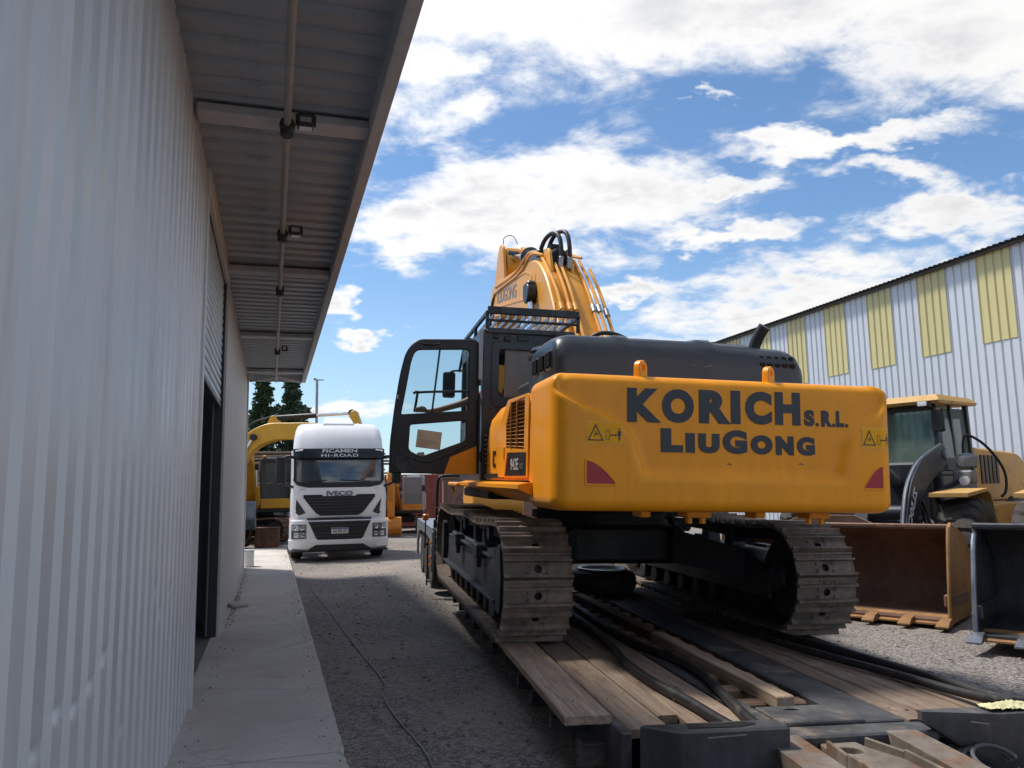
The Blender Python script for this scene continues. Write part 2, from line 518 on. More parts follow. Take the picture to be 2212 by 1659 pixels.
# ------------------------------------------------------------------ ground, path
def ground_material():
    m = bpy.data.materials.new('gravel_ground'); m.use_nodes = True
    t = NT(m.node_tree); b = m.node_tree.nodes['Principled BSDF']
    co = t.node('ShaderNodeTexCoord').outputs['Object']
    v = t.node('ShaderNodeTexVoronoi'); v.inputs['Scale'].default_value = 38; t.link(co, v.inputs['Vector'])
    v2 = t.node('ShaderNodeTexVoronoi'); v2.inputs['Scale'].default_value = 95; t.link(co, v2.inputs['Vector'])
    bw = t.node('ShaderNodeSeparateColor'); t.link(v.outputs['Color'], bw.inputs[0])
    bw2 = t.node('ShaderNodeSeparateColor'); t.link(v2.outputs['Color'], bw2.inputs[0])
    stone = t.math('ADD', t.math('MULTIPLY', bw.outputs[0], .55), t.math('MULTIPLY', bw2.outputs[0], .45))
    c = t.mix(t.sstep(stone, .1, .95), (0.10, 0.088, 0.082, 1), (0.37, 0.33, 0.30, 1))
    big = t.noise(co, 0.22, 6, 0.6, 0.4)
    mid = t.noise(co, 1.1, 7, 0.62, 0.2)
    dust = t.math('MULTIPLY', t.sstep(big, .42, .66), t.sstep(mid, .30, .62))
    c = t.mix(t.math('MULTIPLY', dust, .78), c, (0.37, 0.31, 0.265, 1))          # dusty, finer stuff
    damp = t.math('MULTIPLY', t.sstep(t.noise(t.vmath('ADD', co, (9, 4, 0)), 0.30, 6, 0.6, 0.5), .50, .68), t.sstep(mid, .38, .6))
    c = t.mix(t.math('MULTIPLY', damp, .72), c, (0.075, 0.058, 0.050, 1))          # oil and damp
    t.link(c, b.inputs['Base Color']); b.inputs['Roughness'].default_value = 0.9
    h = t.math('ADD', t.math('MULTIPLY', t.math('SUBTRACT', 1.0, v.outputs['Distance']), .6), t.math('MULTIPLY', t.math('SUBTRACT', 1.0, v2.outputs['Distance']), .3))
    h = t.math('ADD', h, t.math('MULTIPLY', mid, 1.2))
    bn = t.node('ShaderNodeBump'); bn.inputs['Strength'].default_value = 0.9; bn.inputs['Distance'].default_value = 0.03
    t.link(h, bn.inputs['Height']); t.link(bn.outputs[0], b.inputs['Normal'])
    return m


GRAVEL = ground_material()


def gz(x, y):
    """low unevenness of the yard"""
    if y < -3 or y > 45 or abs(x) > 22: return 0.0
    e = min(1, (y + 3) / 4, (45 - y) / 8, (22 - abs(x)) / 6)
    return e * (0.018 * math.sin(x * 1.3 + y * .55) + 0.014 * math.sin(x * .5 - y * .9 + 2) + 0.010 * math.sin(2.3 * x + .3 * y) * math.sin(1.1 * y)) - 0.02 * e


g = MB()
xs = [-2500, -700, -200, -60, -30] + [-22 + i * .55 for i in range(81)] + [30, 60, 200, 700, 2500]
ys = [-400, -100, -30, -10] + [-3 + i * .6 for i in range(81)] + [52, 65, 100, 250, 800, 3500]
g.add([(x, y, gz(x, y)) for y in ys for x in xs],
      [(j * len(xs) + i, j * len(xs) + i + 1, (j + 1) * len(xs) + i + 1, (j + 1) * len(xs) + i) for j in range(len(ys) - 1) for i in range(len(xs) - 1)])
ground = g.build('ground', GRAVEL, smooth=60)
tag(ground, 'grey brown gravel yard under the machines', 'ground', kind='structure')

# loose stones lying on the gravel
STONE = mat('loose_stone', (0.22, 0.195, 0.175), 0.85, 0, 0.55, 9.0, (0.42, 0.39, 0.36), 0.25, 3.0)
DB = Vector((-math.sin(rad(17)), math.cos(rad(17)), 0)); NB = Vector((math.cos(rad(17)), math.sin(rad(17)), 0))
st = MB()
ico = [(0, 0, .62), (.8, .1, .1), (.1, .75, .12), (-.75, .15, .08), (-.1, -.8, .1), (.3, .3, -.3), (-.3, -.3, -.3)]
icf = [(0, 1, 2), (0, 2, 3), (0, 3, 4), (0, 4, 1), (1, 5, 2), (2, 5, 3), (3, 6, 4), (4, 6, 1), (1, 6, 5), (3, 5, 6)]
rs = random.Random(3)
n_st = 0
while n_st < 9000:
    d = 2.5 + 26 * rs.random() ** 1.8
    a = rad(rs.uniform(-20, 42))
    x, y = d * math.sin(a), d * math.cos(a)
    off = x * NB.x + y * NB.y
    if off < .56: continue
    r_ = rs.choice((.007, .009, .011, .011, .014, .014, .018, .024, .024, .034)) * rs.uniform(.7, 1.3)
    q = Euler((rs.uniform(-.4, .4), rs.uniform(-.4, .4), rs.uniform(0, 6.3))).to_matrix()
    sc_ = (rs.uniform(.7, 1.3), rs.uniform(.7, 1.3), rs.uniform(.5, .9))
    st.add([Vector((x, y, gz(x, y) + .002)) + q @ Vector((p[0] * sc_[0] * r_, p[1] * sc_[1] * r_, p[2] * sc_[2] * r_)) for p in ico], icf)
    n_st += 1
tag(st.build('gravel_stones', STONE, smooth=0), 'small loose stones scattered over the gravel yard', 'gravel', kind='stuff')

def concrete():
    m = bpy.data.materials.new('path_concrete'); m.use_nodes = True
    t = NT(m.node_tree); b = m.node_tree.nodes['Principled BSDF']
    co = t.node('ShaderNodeTexCoord').outputs['Object']
    n1 = t.noise(co, .9, 8, .62, .3); n2 = t.noise(t.vmath('ADD', co, (5, 2, 1)), 2.6, 9, .7, .4); n3 = t.noise(co, 55, 5, .7)
    c = t.mix(t.sstep(n1, .3, .7), (.46, .42, .38, 1), (.62, .58, .535, 1))
    c = t.mix(t.sstep(n2, .56, .70, 0, .55), c, (.30, .265, .235, 1))
    c = t.mix(t.sstep(n3, .25, .75, 0, .35), c, (.38, .355, .335, 1))
    v = t.node('ShaderNodeTexVoronoi'); v.feature = 'DISTANCE_TO_EDGE'; v.inputs['Scale'].default_value = .55
    wv_ = t.vmath('ADD', co, t.comb(t.math('MULTIPLY', n2, .35), t.math('MULTIPLY', n1, .35), 0)); t.link(wv_, v.inputs['Vector'])
    crack = t.math('MULTIPLY', t.sstep(v.outputs['Distance'], .006, .0015), t.sstep(n1, .46, .56))
    c = t.mix(t.math('MULTIPLY', crack, .32), c, (.10, .085, .075, 1))
    t.link(c, b.inputs['Base Color']); b.inputs['Roughness'].default_value = .88
    bn = t.node('ShaderNodeBump'); bn.inputs['Strength'].default_value = .4; bn.inputs['Distance'].default_value = .01
    t.link(t.math('SUBTRACT', t.math('ADD', n3, t.math('MULTIPLY', n2, 1.5)), t.math('MULTIPLY', crack, 1.5)), bn.inputs['Height']); t.link(bn.outputs[0], b.inputs['Normal'])
    return m


CONC = concrete()
SHED_F = frame((0, 0, 0), 17.0)
path = bpy.data.objects.new('path', None); COL.objects.link(path); path.matrix_world = SHED_F
tag(path, 'pale concrete path of cast slabs along the metal shed wall', 'path', kind='structure')
E_ = [-3, 2.3, 5.25, 8.2, 10.4, 11.9, 15.3, 19.2, 22.0, 24.7]
rs = random.Random(17)
for i in range(len(E_) - 1):
    ya, yb = E_[i] + .005, E_[i + 1] - .005
    n = max(8, int((yb - ya) / .07)); zt = .10 + rs.uniform(-.003, .003)
    rings = []
    for k in range(n + 1):
        y = lerp(ya, yb, k / n)
        ch = rs.uniform(0, .006) + (.022 * rs.random() if rs.random() < .10 else 0)      # chipped, uneven edge
        cz = rs.uniform(.004, .012) + ch * .5
        xr = .48 - ch
        rings.append([(-.62, y, -.1), (.475, y, -.1), (xr, y, zt - cz - .01), (xr - .012 - ch, y, zt - .001), (-.62, y, zt)])
    MB().loft(rings).build('slab', CONC, path, 30)
# dirt blown against the foot of the wall and along the path edge
dt = MB()
for k in range(1500):
    if k % 3: x, y = -.50 + abs(rs.gauss(0, .05)), rs.choice((rs.uniform(10, 19), rs.gauss(12.6, .7), rs.uniform(2, 19)))
    else: x, y = .44 - abs(rs.gauss(0, .08)), rs.uniform(1.5, 22)
    r_ = rs.choice((.004, .005, .006, .009)) * rs.uniform(.7, 1.5)
    if x > .46: continue
    q = Euler((rs.uniform(0, 6), rs.uniform(0, 6), rs.uniform(0, 6))).to_matrix()
    dt.add([Vector((x, y, .10 + r_ * .25)) + q @ (Vector(p) * r_) for p in ico], icf)
o = dt.build('path_dirt', mat('dirt_crumbs', (.17, .14, .115), .95, 0, .3, 8), None, 0); o.matrix_world = SHED_F
tag(o, 'dirt and grit swept against the wall and edge of the path', 'dirt', kind='stuff')

# ------------------------------------------------------------------ the grey metal shed on the left
SHEET = mat('grey_sheet_metal', (0.64, 0.635, 0.64), 0.42, 0.2, 0.06, 1.0, (0.53, 0.52, 0.515), 0.30, 1.2, stretch=(1, 1, .18), rough_var=.06, ov=.035)
SHEET_FAR = mat('pale_sheet_metal', (0.66, 0.645, 0.63), 0.5, 0.1, 0.07, 1.2, (0.40, 0.37, 0.34), 0.35, 1.4, stretch=(1, 1, .2))
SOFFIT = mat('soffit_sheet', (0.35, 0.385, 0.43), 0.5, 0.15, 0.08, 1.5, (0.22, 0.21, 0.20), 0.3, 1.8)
PURLIN = mat('primed_purlin', (0.52, 0.54, 0.57), 0.6, 0.1, 0.10, 2.0, (0.42, 0.40, 0.38), 0.3, 2.0)
SLAT = mat('shutter_slat', (0.42, 0.45, 0.47), 0.42, 0.4, 0.08, 2.0, (0.30, 0.30, 0.30), 0.25, 2.0)
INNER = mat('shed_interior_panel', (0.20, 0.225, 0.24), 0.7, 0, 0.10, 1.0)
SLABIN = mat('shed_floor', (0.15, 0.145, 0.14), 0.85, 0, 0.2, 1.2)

shed = thing('metal_shed', 'long grey corrugated metal shed with roller door and overhanging roof', 'shed', SHED_F)
WX = -.56
P_ = .215


def sheet(nrib, pitch, z0, z1, depth, out=1, outer=.52, inner=.26, rows=None, dents=()):
    """ribbed sheet in the y-z plane starting at y=0, facing +x (out=1) or -x"""
    sl = (1 - outer - inner) / 2
    yy_ = []
    for k in range(nrib):
        o = k * pitch
        yy_ += [(o, 0), (o + outer * pitch, 0), (o + (outer + sl) * pitch, -depth), (o + (outer + sl + inner) * pitch, -depth)]
    yy_.append((nrib * pitch, 0))
    rows = rows or [z0, z1]
    if dents:
        fine = []
        for (y, x) in yy_: fine.append((y, x))
        extra = []
        for (dy_, dz_, r_, a_) in dents:
            k = int(dy_ / pitch)
            for q in range(1, 8): extra.append((k * pitch + outer * pitch * q / 8, 0))
        yy_ = sorted(set(fine + extra))
        zz = set(rows)
        for (dy_, dz_, r_, a_) in dents:
            for q in range(-8, 9): zz.add(round(dz_ + r_ * 1.6 * q / 8, 4))
        rows = sorted(z for z in zz if z0 <= z <= z1)
    def disp(y, x, z):
        for (dy_, dz_, r_, a_) in dents:
            if x == 0 and abs(z - dz_) < 2 * r_:
                k = int(dy_ / pitch)
                yc = k * pitch + outer * pitch / 2
                if abs(y - yc) < outer * pitch * .51:
                    d2 = ((y - yc) / (r_ * .8)) ** 2 + ((z - dz_) / (r_ * .62)) ** 2
                    x -= a_ * math.exp(-d2 * 1.6)
        return x
    mb = MB(); n = len(yy_)
    mb.add([(out * disp(y, x, z), y, z) for z in rows for (y, x) in yy_],
           [(j * n + i, j * n + i + 1, (j + 1) * n + i + 1, (j + 1) * n + i) for j in range(len(rows) - 1) for i in range(n - 1)])
    return mb


DENTS = [(2.53, 1.05), (2.72, 1.10), (2.93, 1.06), (3.12, 1.08), (3.34, 1.13), (4.59, 1.22), (5.18, 1.14), (4.80, 1.08), (3.62, .76)]
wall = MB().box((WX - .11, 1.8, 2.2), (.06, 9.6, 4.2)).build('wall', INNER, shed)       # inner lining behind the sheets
plain = sheet(5, P_, .1, 4.42, .025, outer=.52, inner=.26).mesh('wall_panel', SHEET, 20)
y0 = 6.62 - 9 * 5 * P_
for k in range(9):
    ya = y0 + k * 5 * P_
    dn = [(d[0] - ya, d[1], .055, .034) for d in DENTS if ya + .02 < d[0] < ya + 5 * P_ - .02]
    me = sheet(5, P_, .1, 4.42, .025, outer=.52, inner=.26, dents=dn).mesh('wall_panel', SHEET, 20) if dn else plain
    inst('wall_panel', me, shed, Matrix.Translation((WX, ya, 0)))
plain2 = sheet(5, P_, .1, 4.42, .022).mesh('wall_panel', SHEET_FAR, 20)
for k in range(8):
    inst('wall_panel', plain2, shed, Matrix.Translation((WX, 9.86 + k * 5 * P_, 0)))
MB().box((WX - .12, 14.2, 2.2), (.06, 8.4, 4.2)).build('wall', INNER, shed)
MB().box((WX - 4.5, 18.4, 2.3), (9.0, .08, 4.4)).build('wall', SHEET_FAR, shed)          # end wall
MB().box((WX - 9, 7, 2.3), (.1, 23, 4.4)).build('wall', INNER, shed)
MB().box((WX - 4.5, -4.5, 2.3), (9.0, .08, 4.4)).build('wall', INNER, shed)
MB().box((WX + .004, 18.44, 2.25), (.06, .07, 4.34), .006).build('corner_trim', SHEET_FAR, shed)
MB().box((WX + .0, 6.66, 2.25), (.05, .075, 4.34), .006).build('corner_trim', SHEET, shed)
# door opening: lintel, guides, shutter of slats, floor
MB().box((WX + .004, 8.24, 4.30), (.05, 3.2, .22), .006).build('lintel', SHEET_FAR, shed)
GUIDE = mat('dark_guide_rail', (0.03, 0.032, 0.035), .5)
for yy0 in (6.73, 9.80):
    MB().box((WX - .05, yy0, 2.15), (.09, .06, 4.1), .006).build('door_guide', GUIDE, shed)
MB().box((WX - .05, 9.85, 2.15), (.14, .03, 4.1)).build('door_jamb', SHEET_FAR, shed)
door = bpy.data.objects.new('roller_door', None); COL.objects.link(door); door.parent = shed
sl_m = MB().prism([(0, 0), (.012, .008), (.020, .035), (.020, .062), (.010, .088), (-.006, .092), (-.008, 0)], 'y', -1.52, 1.52).mesh('slat', SLAT, 40)
for k in range(16):
    inst('slat', sl_m, door, Matrix.Translation((WX - .05, 8.265, 2.75 + k * .093)))
MB().box((WX - .05, 8.265, 2.73), (.05, 3.04, .05), .008).build('bottom_bar', GUIDE, door)
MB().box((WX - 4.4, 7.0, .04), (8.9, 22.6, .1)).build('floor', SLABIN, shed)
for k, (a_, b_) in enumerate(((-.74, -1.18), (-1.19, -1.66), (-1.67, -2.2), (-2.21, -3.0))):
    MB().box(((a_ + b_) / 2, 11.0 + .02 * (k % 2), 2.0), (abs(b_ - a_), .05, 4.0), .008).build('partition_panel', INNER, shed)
# overhanging roof: soffit sheets, rafters, edge purlin, roof sheets
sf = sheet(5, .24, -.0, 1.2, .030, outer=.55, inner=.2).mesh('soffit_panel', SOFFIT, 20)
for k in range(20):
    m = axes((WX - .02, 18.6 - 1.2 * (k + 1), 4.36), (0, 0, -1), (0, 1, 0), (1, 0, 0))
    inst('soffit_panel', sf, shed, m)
for ya in (1.5, 5.5, 9.5, 13.5, 17.55):
    MB().box((.04, ya, 4.305), (1.16, .19, .07), .008).build('rafter', PURLIN, shed)
MB().box((.64, 7.3, 4.31), (.05, 22.6, .20), .006).build('edge_purlin', PURLIN, shed)
MB().box((.665, 7.3, 4.215), (.07, 22.6, .012)).build('edge_purlin', PURLIN, shed)
MB().box((.05, 18.58, 4.31), (1.2, .05, .18), .006).build('end_purlin', PURLIN, shed)
MB().bar((-.5, 18.45, 4.20), (.05, 17.62, 4.19), .04, .04).bar((.05, 17.62, 4.19), (.6, 18.45, 4.2), .04, .04).build('bracing', PURLIN, shed)
ROOFM = mat('weathered_roof_sheet', (0.34, 0.33, 0.32), .5, .3, .12, 1.5, (.2, .16, .13), .35, 2.0)
rf = sheet(8, .19, 0, 1.9, .035, outer=.4, inner=.4).mesh('roof_sheet', ROOFM, 20)
for k in range(15):
    inst('roof_sheet', rf, shed, axes((.74 - 1.9 * 1.0, -4.1 + k * 1.52, 4.63), (.1, 0, .995), (0, 1, 0), (.995, 0, -.1)))
MB().prism([(-9.6, 5.40), (-1.1, 4.55), (-1.1, 4.50), (-9.6, 5.35)], 'y', -4.6, 18.7).build('roof', ROOFM, shed)
PIPE = mat('conduit_pipe', (0.36, 0.34, 0.32), .5, .3, .1, 3.0, (.12, .11, .10), .3, 3.0)
cd = MB().cyl((.05, -3.5, 4.185), (.05, 18.3, 4.185), .024, n=14)
cd.build('conduit', PIPE, shed)
for ya in (2.6, 5.30, 7.66, 9.86, 14.2):
    MB().cyl((.05, ya - .045, 4.18), (.05, ya + .045, 4.18), .052, n=14, bev=.012).cyl((.05, ya, 4.17), (.05, ya, 4.10), .045, n=14, bev=.01).build('junction_box', GUIDE, shed)

# floodlights under the roof
LENS = mat('lamp_lens', (0.75, 0.77, 0.78), .25, 0, .05)
def floodlight(y, label, s=1.0, rz=0):
    t = thing('floodlight', label, 'floodlight', SHED_F @ Matrix.Translation((.17, y - .03, 4.17)) @ Matrix.Rotation(rz, 4, 'Z'), 'floodlights under the shed roof')
    s *= .62
    MB().box((0, 0, 0), (.17 * s, .13 * s, .035), .01).build('housing', GUIDE, t)
    MB().box((0, 0, -.019), (.135 * s, .095 * s, .008), .003).build('lens', LENS, t)
    MB().bar((-.085 * s, 0, 0), (-.085 * s, 0, .08), .012, .03).bar((.085 * s, 0, 0), (.085 * s, 0, .08), .012, .03).bar((-.09 * s, 0, .08), (.09 * s, 0, .08), .03, .012).build('bracket', GUIDE, t)
    return t
floodlight(5.28, 'small black floodlight under the shed roof, nearest to the camera')
floodlight(7.64, 'small black floodlight under the shed roof, second from the camera')
floodlight(14.18, 'small dark floodlight under the far end of the shed roof', .7)

# white plastic block standing at the far corner of the shed
t = thing('plastic_tub', 'white plastic tub standing at the far corner of the metal shed', 'tub', SHED_F @ Matrix.Translation((-.43, 18.75, .1)))
MB().prism(rrect(-.10, .10, -.14, .14, .03), 'z', 0, .34, .01).build('tub_body', WHITE, t)
MB().prism(rrect(-.11, .11, -.15, .15, .03), 'z', .342, .37, .006).build('rim', WHITE, t)
t = thing('concrete_offcut', 'flat piece of broken concrete lying on the path by the wall', 'rubble', SHED_F @ Matrix.Translation((-.42, 12.3, .1)) @ Matrix.Rotation(.3, 4, 'Z'))
MB().prism([(-.12, -.16), (.1, -.18), (.14, .05), (.05, .2), (-.13, .14)], 'z', 0, .045, .008).build('chunk', CONC, t)

# ------------------------------------------------------------------ white shed with yellow light panels on the right
RS_F = frame((0, 0, 0), 16.3)
WHSHEET = mat('white_sheet_metal', (0.58, 0.61, 0.65), .42, .1, .05, .8, (0.50, 0.51, 0.53), .30, 1.2, stretch=(1, 1, .15), ov=.03)
YELSHEET = mat('yellow_light_sheet', (0.60, 0.53, 0.26), .40, 0, .06, .9, (0.48, 0.40, 0.16), .35, 1.2, stretch=(1, 1, .2), ov=.07)
DARKROOF = mat('dark_roof_sheet', (0.07, 0.068, 0.068), .6, .1, .2, 2.0)
shed2 = thing('striped_shed', 'tall white metal shed with yellow light panels under its roof edge', 'shed', RS_F)
OX = 17.1; HZ = 7.45
wp = sheet(4, .25, 0, HZ, .035, out=-1, outer=.68, inner=.14).mesh('wall_panel', WHSHEET, 20)
yp = sheet(4, .25, HZ - 2.3, HZ - .02, .035, out=-1, outer=.68, inner=.14)
for q in range(1): pass
ypm = yp.mesh('light_panel', YELSHEET, 20)
for k in range(40):
    ya = 5.6 + k
    inst('wall_panel', wp, shed2, Matrix.Translation((OX, ya, 0)))
    if k % 2 == 1:
        o = inst('light_panel', ypm, shed2, Matrix.Translation((OX - .018, ya + .002, random.uniform(-.05, .05))))
rs2 = sheet(6, .17, 0, 1.6, .03, outer=.4, inner=.4).mesh('roof_sheet', DARKROOF, 20)
for k in range(40):
    inst('roof_sheet', rs2, shed2, axes((OX - .28, 5.4 + k * 1.02, HZ + .06), (-.12, 0, .993), (0, 1, 0), (.993, 0, .12)))
MB().box((OX - .10, 25.6, HZ + .0), (.10, 40.2, .07)).build('gutter_board', DARKROOF, shed2)
MB().prism([(OX + .1, 0), (OX + 9, 0), (OX + 9, HZ + .9), (OX + .1, HZ + .0)], 'y', 5.7, 45.4).build('shed_body', WHSHEET, shed2)
# ------------------------------------------------------------------ the big excavator
EX_F = frame((0.98, 9.75, .34), 11.8, 1.0, 1.8)
ex = thing('crawler_excavator', 'large orange crawler excavator with dark hood standing on the low trailer', 'excavator', EX_F)

# --- track shoes
def shoe_mesh(w_, pitch):
    mb = MB()
    m = axes((0, 0, 0), (1, 0, 0), (0, 1, 0), (0, 0, 1))
    hy = -.024
    mb.shape([[(-w_ / 2, -pitch * .46), (w_ / 2, -pitch * .46), (w_ / 2, pitch * .50), (-w_ / 2, pitch * .50)], circ(0, hy, .036, 14)], -.024, 0, m)
    for (yc, hh, th) in ((-pitch * .40, .046, .034), (pitch * .20, .040, .028), (pitch * .455, .014, .03)):
        mb.prism([(yc - th / 2, -.004), (yc + th / 2, -.004), (yc + th * .30, hh), (yc - th * .30, hh)], 'x', -w_ / 2 - .004, w_ / 2 + .004)
    for bx_ in (-.085, .085):
        for by_ in (hy - .034, hy + .034):
            mb.cyl((bx_, by_, -.004), (bx_, by_, .014), .014, n=6)
    for bx_ in (-.07, -.03, .05, .08):
        mb.box((bx_, pitch * .33, .002), (.010, .04, .012))
    return mb


SHOE_P = .230
SHOE_ME = shoe_mesh(.60, SHOE_P).mesh('track_shoe', SHOE, 30)


def track_path(L, r_, zc, s):
    """point and tangent angle (in y-z) at arc length s; loop runs forward on top"""
    straight = 2 * L
    arc = PI * r_
    tot_ = 2 * straight + 2 * arc
    s %= tot_
    if s < straight:
        y = -L + s
        sag = -.035 * math.sin(PI * s / straight * 2) ** 2
        return (y, zc + r_ + sag, 0.0)
    s -= straight
    if s < arc:
        a = s / r_
        return (L + r_ * math.sin(a), zc + r_ * math.cos(a), -a)
    s -= arc
    if s < straight:
        return (L - s, zc - r_, -PI)
    s -= straight
    a = s / r_
    return (-L - r_ * math.sin(a), zc - r_ * math.cos(a), -PI - a)


TL, TRR, TZ = 2.13, .50, .535
tot_len = 4 * TL + 2 * PI * TRR
NSH = int(round(tot_len / SHOE_P))
for sx in (-1, 1):
    X = sx * 1.37
    fr = MB()
    # side frame: plate girder with sloping top and foot flange
    fr.prism([(-1.95, .28), (1.95, .28), (1.95, .64), (1.55, .74), (-1.45, .74), (-1.95, .60)], 'x', X - .20, X + .20, .02)
    fr.box((X + sx * .235, 0, .31), (.07, 3.9, .035), .006)
    fr.box((X + sx * .225, -.1, .69), (.06, 3.2, .03), .006)
    fr.prism(rpoly([(-1.92, .18), (-1.62, .12), (-1.55, .74), (-1.75, .80), (-1.95, .66)], .06), 'x', X + sx * .20, X + sx * .245)
    for q, yq in enumerate((-1.05, .55)):
        fr.box((X + sx * .255, yq, .70), (.11, .26, .14), .01)
        fr.box((X + sx * .25, yq + .05, .58), (.05, .05, .12), .006)
    for yq in (-.72, -.1, 1.05):
        fr.prism([(yq - .10, .72), (yq + .10, .72), (yq + .06, .90), (yq - .06, .90)], 'x', X - sx * .02, X + sx * .16, .012)
    for yq in (-1.0, .75):
        fr.cyl((X - .16, yq, .875), (X + .16, yq, .875), .085, n=16, bev=.01)
    track = fr.build('track_frame', FRAME, ex)
    lk = MB()
    n = 64
    rings = []
    for k in range(n):
        y, z, a = track_path(TL, TRR - .10, TZ, (4 * TL + 2 * PI * (TRR - .1)) * k / n)
        c, s_ = math.cos(a), math.sin(a)
        rings.append([(X + dx_, y - s_ * dz_, z + c * dz_) for dx_, dz_ in ((-.12, -.05), (.12, -.05), (.12, .06), (-.12, .06))])
    rings.append(rings[0])
    lk.loft(rings, caps=False)
    lk.build('link_chain', BELLY, track)
    for yq, nm in ((-TL, 'idler_wheel'), (TL, 'drive_sprocket')):
        wv = MB()
        wv.lathe((X - .15, yq, TZ), (1, 0, 0), [(0, .05), (0, .36), (.02, .385), (.09, .385), (.10, .43), (.20, .43), (.21, .385), (.28, .385), (.30, .36), (.30, .05)], 40)
        wv.cyl((X - .235, yq, TZ), (X + .235, yq, TZ), .15, n=24, bev=.02)
        wv.prism(rpoly([(yq - .10, TZ - .30), (yq + .10, TZ - .30), (yq + .14, TZ + .02), (yq + .06, TZ + .31), (yq - .06, TZ + .31), (yq - .14, TZ + .02)], .09), 'x', X + sx * .20, X + sx * .262)
        wv.build(nm, FRAME if nm == 'idler_wheel' else BELLY, track)
    for k in range(8):
        yq = -1.55 + k * 3.1 / 7
        MB().cyl((X - .20, yq, .20), (X + .20, yq, .20), .105, n=18, bev=.012).build('track_roller', BELLY, track)
    for k in range(NSH):
        y, z, a = track_path(TL, TRR, TZ, tot_len * (k + .3) / NSH)
        inst('track_shoe', SHOE_ME, track, Matrix.Translation((X, y, z)) @ Matrix.Rotation(a, 4, 'X') @ Matrix.Rotation(random.uniform(-.015, .015), 4, 'Z'))

# --- car body between the tracks
cb = MB()
cb.box((0, 0, .74), (1.55, 1.7, .42), .05)
for sx in (-1, 1):
    for sy in (-1, 1):
        cb.loft([[(sx * .55, sy * .45, .56), (sx * .55, sy * 1.0, .56), (sx * .55, sy * 1.0, .93), (sx * .55, sy * .45, .93)],
                 [(sx * 1.25, sy * .95, .42), (sx * 1.25, sy * 1.5, .42), (sx * 1.25, sy * 1.5, .72), (sx * 1.25, sy * .95, .72)]])
cb.cyl((0, 0, .94), (0, 0, 1.22), .74, n=48)
cb.cyl((0, 0, 1.0), (0, 0, 1.08), .80, n=48)
cb.build('carbody', BELLY, ex)
# --- revolving frame
rv = MB()
rv.box((0, -.55, 1.31), (2.3, 4.1, .20), .02)
rv.box((0, 1.0, 1.32), (1.1, 1.6, .26), .02)
rv.box((-.95, .75, 1.27), (.9, 2.0, .12), .02)
rv.box((.95, .55, 1.32), (.85, 2.4, .16), .02)
rv.box((0, -1.4, 1.24), (.5, 2.2, .12), .02)
rv.build('revolving_frame', BELLY, ex)
MB().prism([(1.48, 1.40), (1.48, 2.05), (.55, 2.05), (.55, 1.40)], 'y', -.2, 1.7, .04).build('right_side_box', ORANGE, ex)
MB().prism([(-1.08, 1.42), (-1.42, 1.42), (-1.42, 2.14), (1.42, 2.14), (1.42, 1.42)], 'y', -2.82, -1.9, .02).build('engine_bay', CHARCOAL, ex)

# --- counterweight
RC = .13
CW_X0, CW_X1, CW_Z0, CW_Z1, CW_Y = -1.475, 1.475, 1.205, 2.285, -3.50


def cw_inset(z):
    """how far the outline draws in near top and bottom edges"""
    a = 0.0
    rt, rb = .10, .09
    if z > CW_Z1 - rt: a += rt - math.sqrt(max(0, rt * rt - (z - CW_Z1 + rt) ** 2))
    if z < CW_Z0 + rb: a += rb - math.sqrt(max(0, rb * rb - (CW_Z0 + rb - z) ** 2))
    return a


def recess(x, z):
    """pressed field that carries the lettering"""
    hl = lerp(.74, .82, sm(z, 1.5, 1.8)) + .62 * sm(z, 1.72, 2.16) ** 1.5
    hr = lerp(.98, 1.04, sm(z, 1.5, 1.8)) + .36 * sm(z, 1.72, 2.14) ** 1.5
    e = .048
    f = sm(x, -hl - e, -hl + e) * (1 - sm(x, hr - e, hr + e)) * sm(z, 1.44, 1.54)
    return .075 * f


def plan(u):
    """plan outline of the counterweight, left front round the back to right front"""
    ys, yc, rc = -2.70, CW_Y, RC
    segs = []
    segs.append(((CW_X0, ys), (CW_X0, yc + rc + .10)))
    pts = [(CW_X0, lerp(ys, yc + rc, t / 6)) for t in range(7)]
    for i in range(1, 11):
        a = PI + .5 * PI * i / 10
        pts.append((CW_X0 + rc + rc * math.cos(a), yc + rc + rc * math.sin(a)))
    n = 76
    for i in range(1, n):
        x = lerp(CW_X0 + rc, CW_X1 - rc, i / n)
        pts.append((x, yc))
    for i in range(0, 11):
        a = 1.5 * PI + .5 * PI * i / 10
        pts.append((CW_X1 - rc + rc * math.cos(a), yc + rc + rc * math.sin(a)))
    pts += [(CW_X1, lerp(yc + rc, ys, t / 6)) for t in range(1, 7)]
    return pts


PL = plan(0)
zs = [CW_Z0 + .09 * (1 - math.cos(PI / 2 * i / 6)) for i in range(7)]
zs += [lerp(CW_Z0 + .09, CW_Z1 - .10, i / 44) for i in range(1, 45)]
zs += [CW_Z1 - .10 + .10 * math.sin(PI / 2 * i / 7) for i in range(1, 8)]
rows = []
for z in zs:
    a = cw_inset(z)
    row = []
    for (x, y) in PL:
        fx = 1 - a / 1.475
        yy2 = y
        if y <= CW_Y + .30:
            yy2 = y + a
        yr = recess(x, z) if y < CW_Y + .12 else 0
        row.append((x * fx, yy2 + yr, z))
    rows.append(row)
cwb = MB()
npl = len(PL)
cwb.add([p for r_ in rows for p in r_], [(j * npl + i, j * npl + i + 1, (j + 1) * npl + i + 1, (j + 1) * npl + i) for j in range(len(rows) - 1) for i in range(npl - 1)]
        + [tuple(range(npl)), tuple(range((len(rows) - 1) * npl, len(rows) * npl))])
cwb.add([rows[0][0], rows[0][-1], rows[-1][-1], rows[-1][0]], [(0, 1, 2, 3)])
